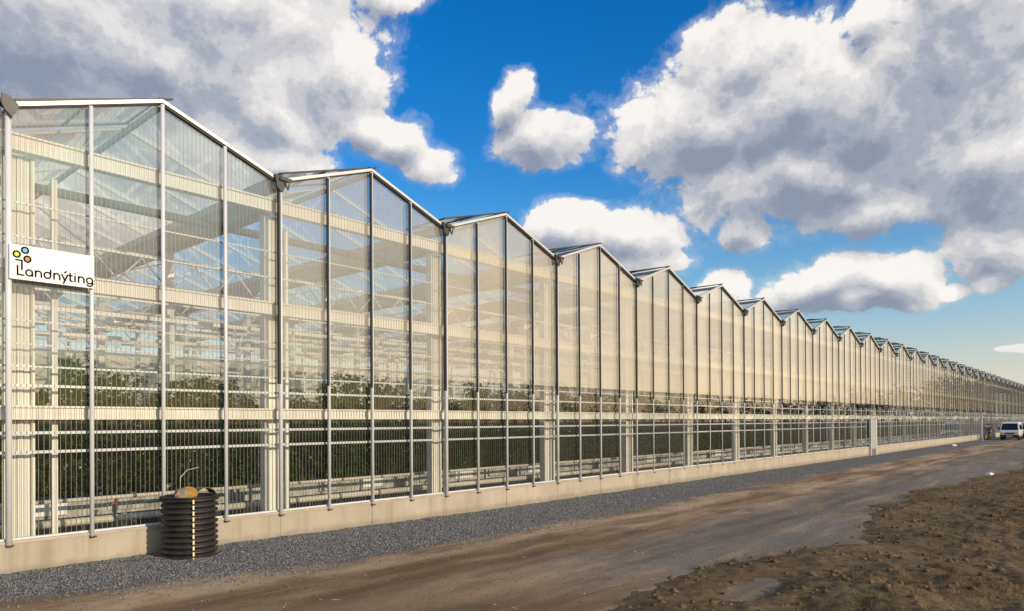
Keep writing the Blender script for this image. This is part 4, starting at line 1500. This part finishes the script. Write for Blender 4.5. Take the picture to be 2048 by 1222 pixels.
# ------------------------------------------------------------------ vans
def van(loc, rotz, label, dark=True):
    v = empty('van', loc, rotz)
    tag(v, label, 'van', 'vans parked at the far end of the track')
    W2 = 0.86
    prof = [(0.02, 0.42), (0.0, 0.62), (0.03, 0.86), (0.14, 1.02), (0.42, 1.36), (0.78, 1.76), (1.02, 1.90), (1.6, 1.96), (4.2, 1.96), (4.6, 1.90), (4.70, 1.60), (4.72, 0.9), (4.70, 0.42)]
    secs = []
    for t, inset, zshift in ((-1.0, 0.0, 0.0), (-0.96, -0.0, 0.0), (0.96, 0.0, 0.0), (1.0, 0.0, 0.0)):
        ring_ = []
        for (xx, zz) in prof:
            tum = 1.0 - 0.13 * max(0.0, (zz - 1.0)) / 0.96
            edge = abs(t) > 0.97
            cxp, czp = 2.3, 1.1
            sx = 0.985 if edge else 1.0
            ring_.append((cxp + (xx - cxp) * sx, t * W2 * tum, czp + (zz - czp) * (0.965 if edge else 1.0)))
        secs.append(ring_)
    mb = MB()
    n = len(prof)
    for r_ in secs:
        mb.v += r_
    for i in range(3):
        for j in range(n):
            j2 = (j + 1) % n
            mb.f.append((i * n + j, i * n + j2, (i + 1) * n + j2, (i + 1) * n + j))
    mb.f.append(tuple(range(n))[::-1])
    mb.f.append(tuple(3 * n + k for k in range(n)))
    body = mb.build('body', 'van_white', v)
    # windscreen lies on the slope between bonnet and roof
    def on_slope(t, y):
        xa, za, xb, zb_ = 0.20, 1.08, 0.80, 1.775
        tum = 1.0 - 0.13 * max(0.0, (za + (zb_ - za) * t - 1.0)) / 0.96
        return (xa + (xb - xa) * t - 0.022, y * tum, za + (zb_ - za) * t + 0.016)
    ws = [on_slope(0.0, -0.76), on_slope(0.0, 0.76), on_slope(1.0, 0.74), on_slope(1.0, -0.74)]
    ws2 = [(p[0] + 0.03, p[1], p[2] - 0.02) for p in ws]
    MB().add(ws + ws2, [(0, 1, 2, 3), (0, 4, 5, 1), (1, 5, 6, 2), (2, 6, 7, 3), (3, 7, 4, 0)]).build('windscreen', 'van_glass', v)
    for s in (-1, 1):
        for (xa, xb) in ((0.72, 1.62), (1.75, 2.95), (3.08, 4.35)):
            yy0, yy1 = s * W2 * (1 - 0.13 * 0.12 / 0.96) + s * 0.004, s * W2 * (1 - 0.13 * 0.66 / 0.96) + s * 0.004
            xs = xa + (0.42 if xa < 1 else 0.03)
            q = [(xa, yy0, 1.13), (xb, yy0, 1.13), (xb, yy1, 1.66), (xs, yy1, 1.66)]
            MB().add(q + [(p[0], p[1] - s * 0.02, p[2]) for p in q], [(0, 1, 2, 3), (0, 4, 5, 1), (1, 5, 6, 2), (2, 6, 7, 3), (3, 7, 4, 0)]).build('side_window', 'van_glass', v)
        MB().box(-0.02, 0.10, s * 0.60 - 0.15, s * 0.60 + 0.15, 0.70, 0.88).build('headlight', 'lamp_glass', v)
        mr = MB().box(0.50, 0.58, s * 0.98 - 0.09, s * 0.98 + 0.09, 1.12, 1.38).build('mirror', 'van_black', v)
        MB().box(0.55, 0.62, min(s * 0.80, s * 0.90), max(s * 0.80, s * 0.90), 1.15, 1.22).build('mirror_arm', 'van_black', mr)
        for xx in (0.95, 3.75):
            wh = MB().tube([(xx, s * 0.66, 0.33), (xx, s * 0.87, 0.33)], 0.33, 22).build('wheel', 'tyre', v)
            MB().tube([(xx, s * 0.865, 0.33), (xx, s * 0.885, 0.33)], 0.2, 16).build('rim', 'rim', wh)
    MB().box(-0.05, 0.30, -0.84, 0.84, 0.26, 0.56).build('bumper', 'van_black', v)
    MB().box(-0.025, 0.06, -0.42, 0.42, 0.66, 0.80).build('grille', 'van_black', v)
    MB().box(-0.062, -0.052, -0.26, 0.26, 0.36, 0.47).build('number_plate', 'plate_white', v)
    MB().box(0.30, 4.6, -0.80, 0.80, 0.26, 0.42).build('underbody', 'van_black', v)
    return v


van((89.5, -2.75, 0.0), R(1.5), 'white van with dark windscreen parked facing the viewer at the far end')
van((97.5, -3.9, 0.0), R(2), 'second white vehicle half hidden behind the parked white van')

# ------------------------------------------------------------------ woods far off on the open side, seen mirrored in the glass
def far_wood():
    C, S = [], []
    tr_ = MB()
    for i in range(190):
        t = i / 189
        az = R(-4.6 - 160 * t ** 1.7 + rng.normal(0, 0.2))
        D = (255 + 190 * min(1, t * 3.5)) * (1 + rng.normal(0, 0.05))
        h = (19.0 - 6.5 * min(1, t * 3.2)) * (0.72 + 0.5 * rng.random())
        bx_, by_ = CAM.x + D * math.cos(az), -CAM.y + D * math.sin(az)
        tr_.tube([(bx_, by_, -0.5), (bx_, by_, h * 0.75)], [0.3, 0.1], 5)
        n = 260
        ph, th, rr = rng.random(n) * 6.283, np.arccos(rng.uniform(-1, 1, n)), rng.random(n) ** 0.4
        rx = h * (0.24 + 0.10 * rng.random())
        lump = 1 + 0.25 * np.sin(ph * 3 + i) * np.sin(th * 4 + i)
        C.append(np.stack([bx_ + rx * rr * lump * np.sin(th) * np.cos(ph), by_ + rx * rr * lump * np.sin(th) * np.sin(ph), h * 0.56 + h * 0.46 * rr * lump * np.cos(th)], -1))
        S.append(np.full(n, h * 0.09))
    V, Q = leaf_cloud(np.concatenate(C), np.concatenate(S), 0.8, 0.1)
    o = inst('far_wood', np_mesh('far_wood', V, Q, 'wood_leaf'))
    tag(o, 'distant belt of trees across the field, mirrored in the glass', 'trees', kind='stuff')
    o2 = tr_.build('far_trunks', 'bark')
    o2.parent = o


far_wood()
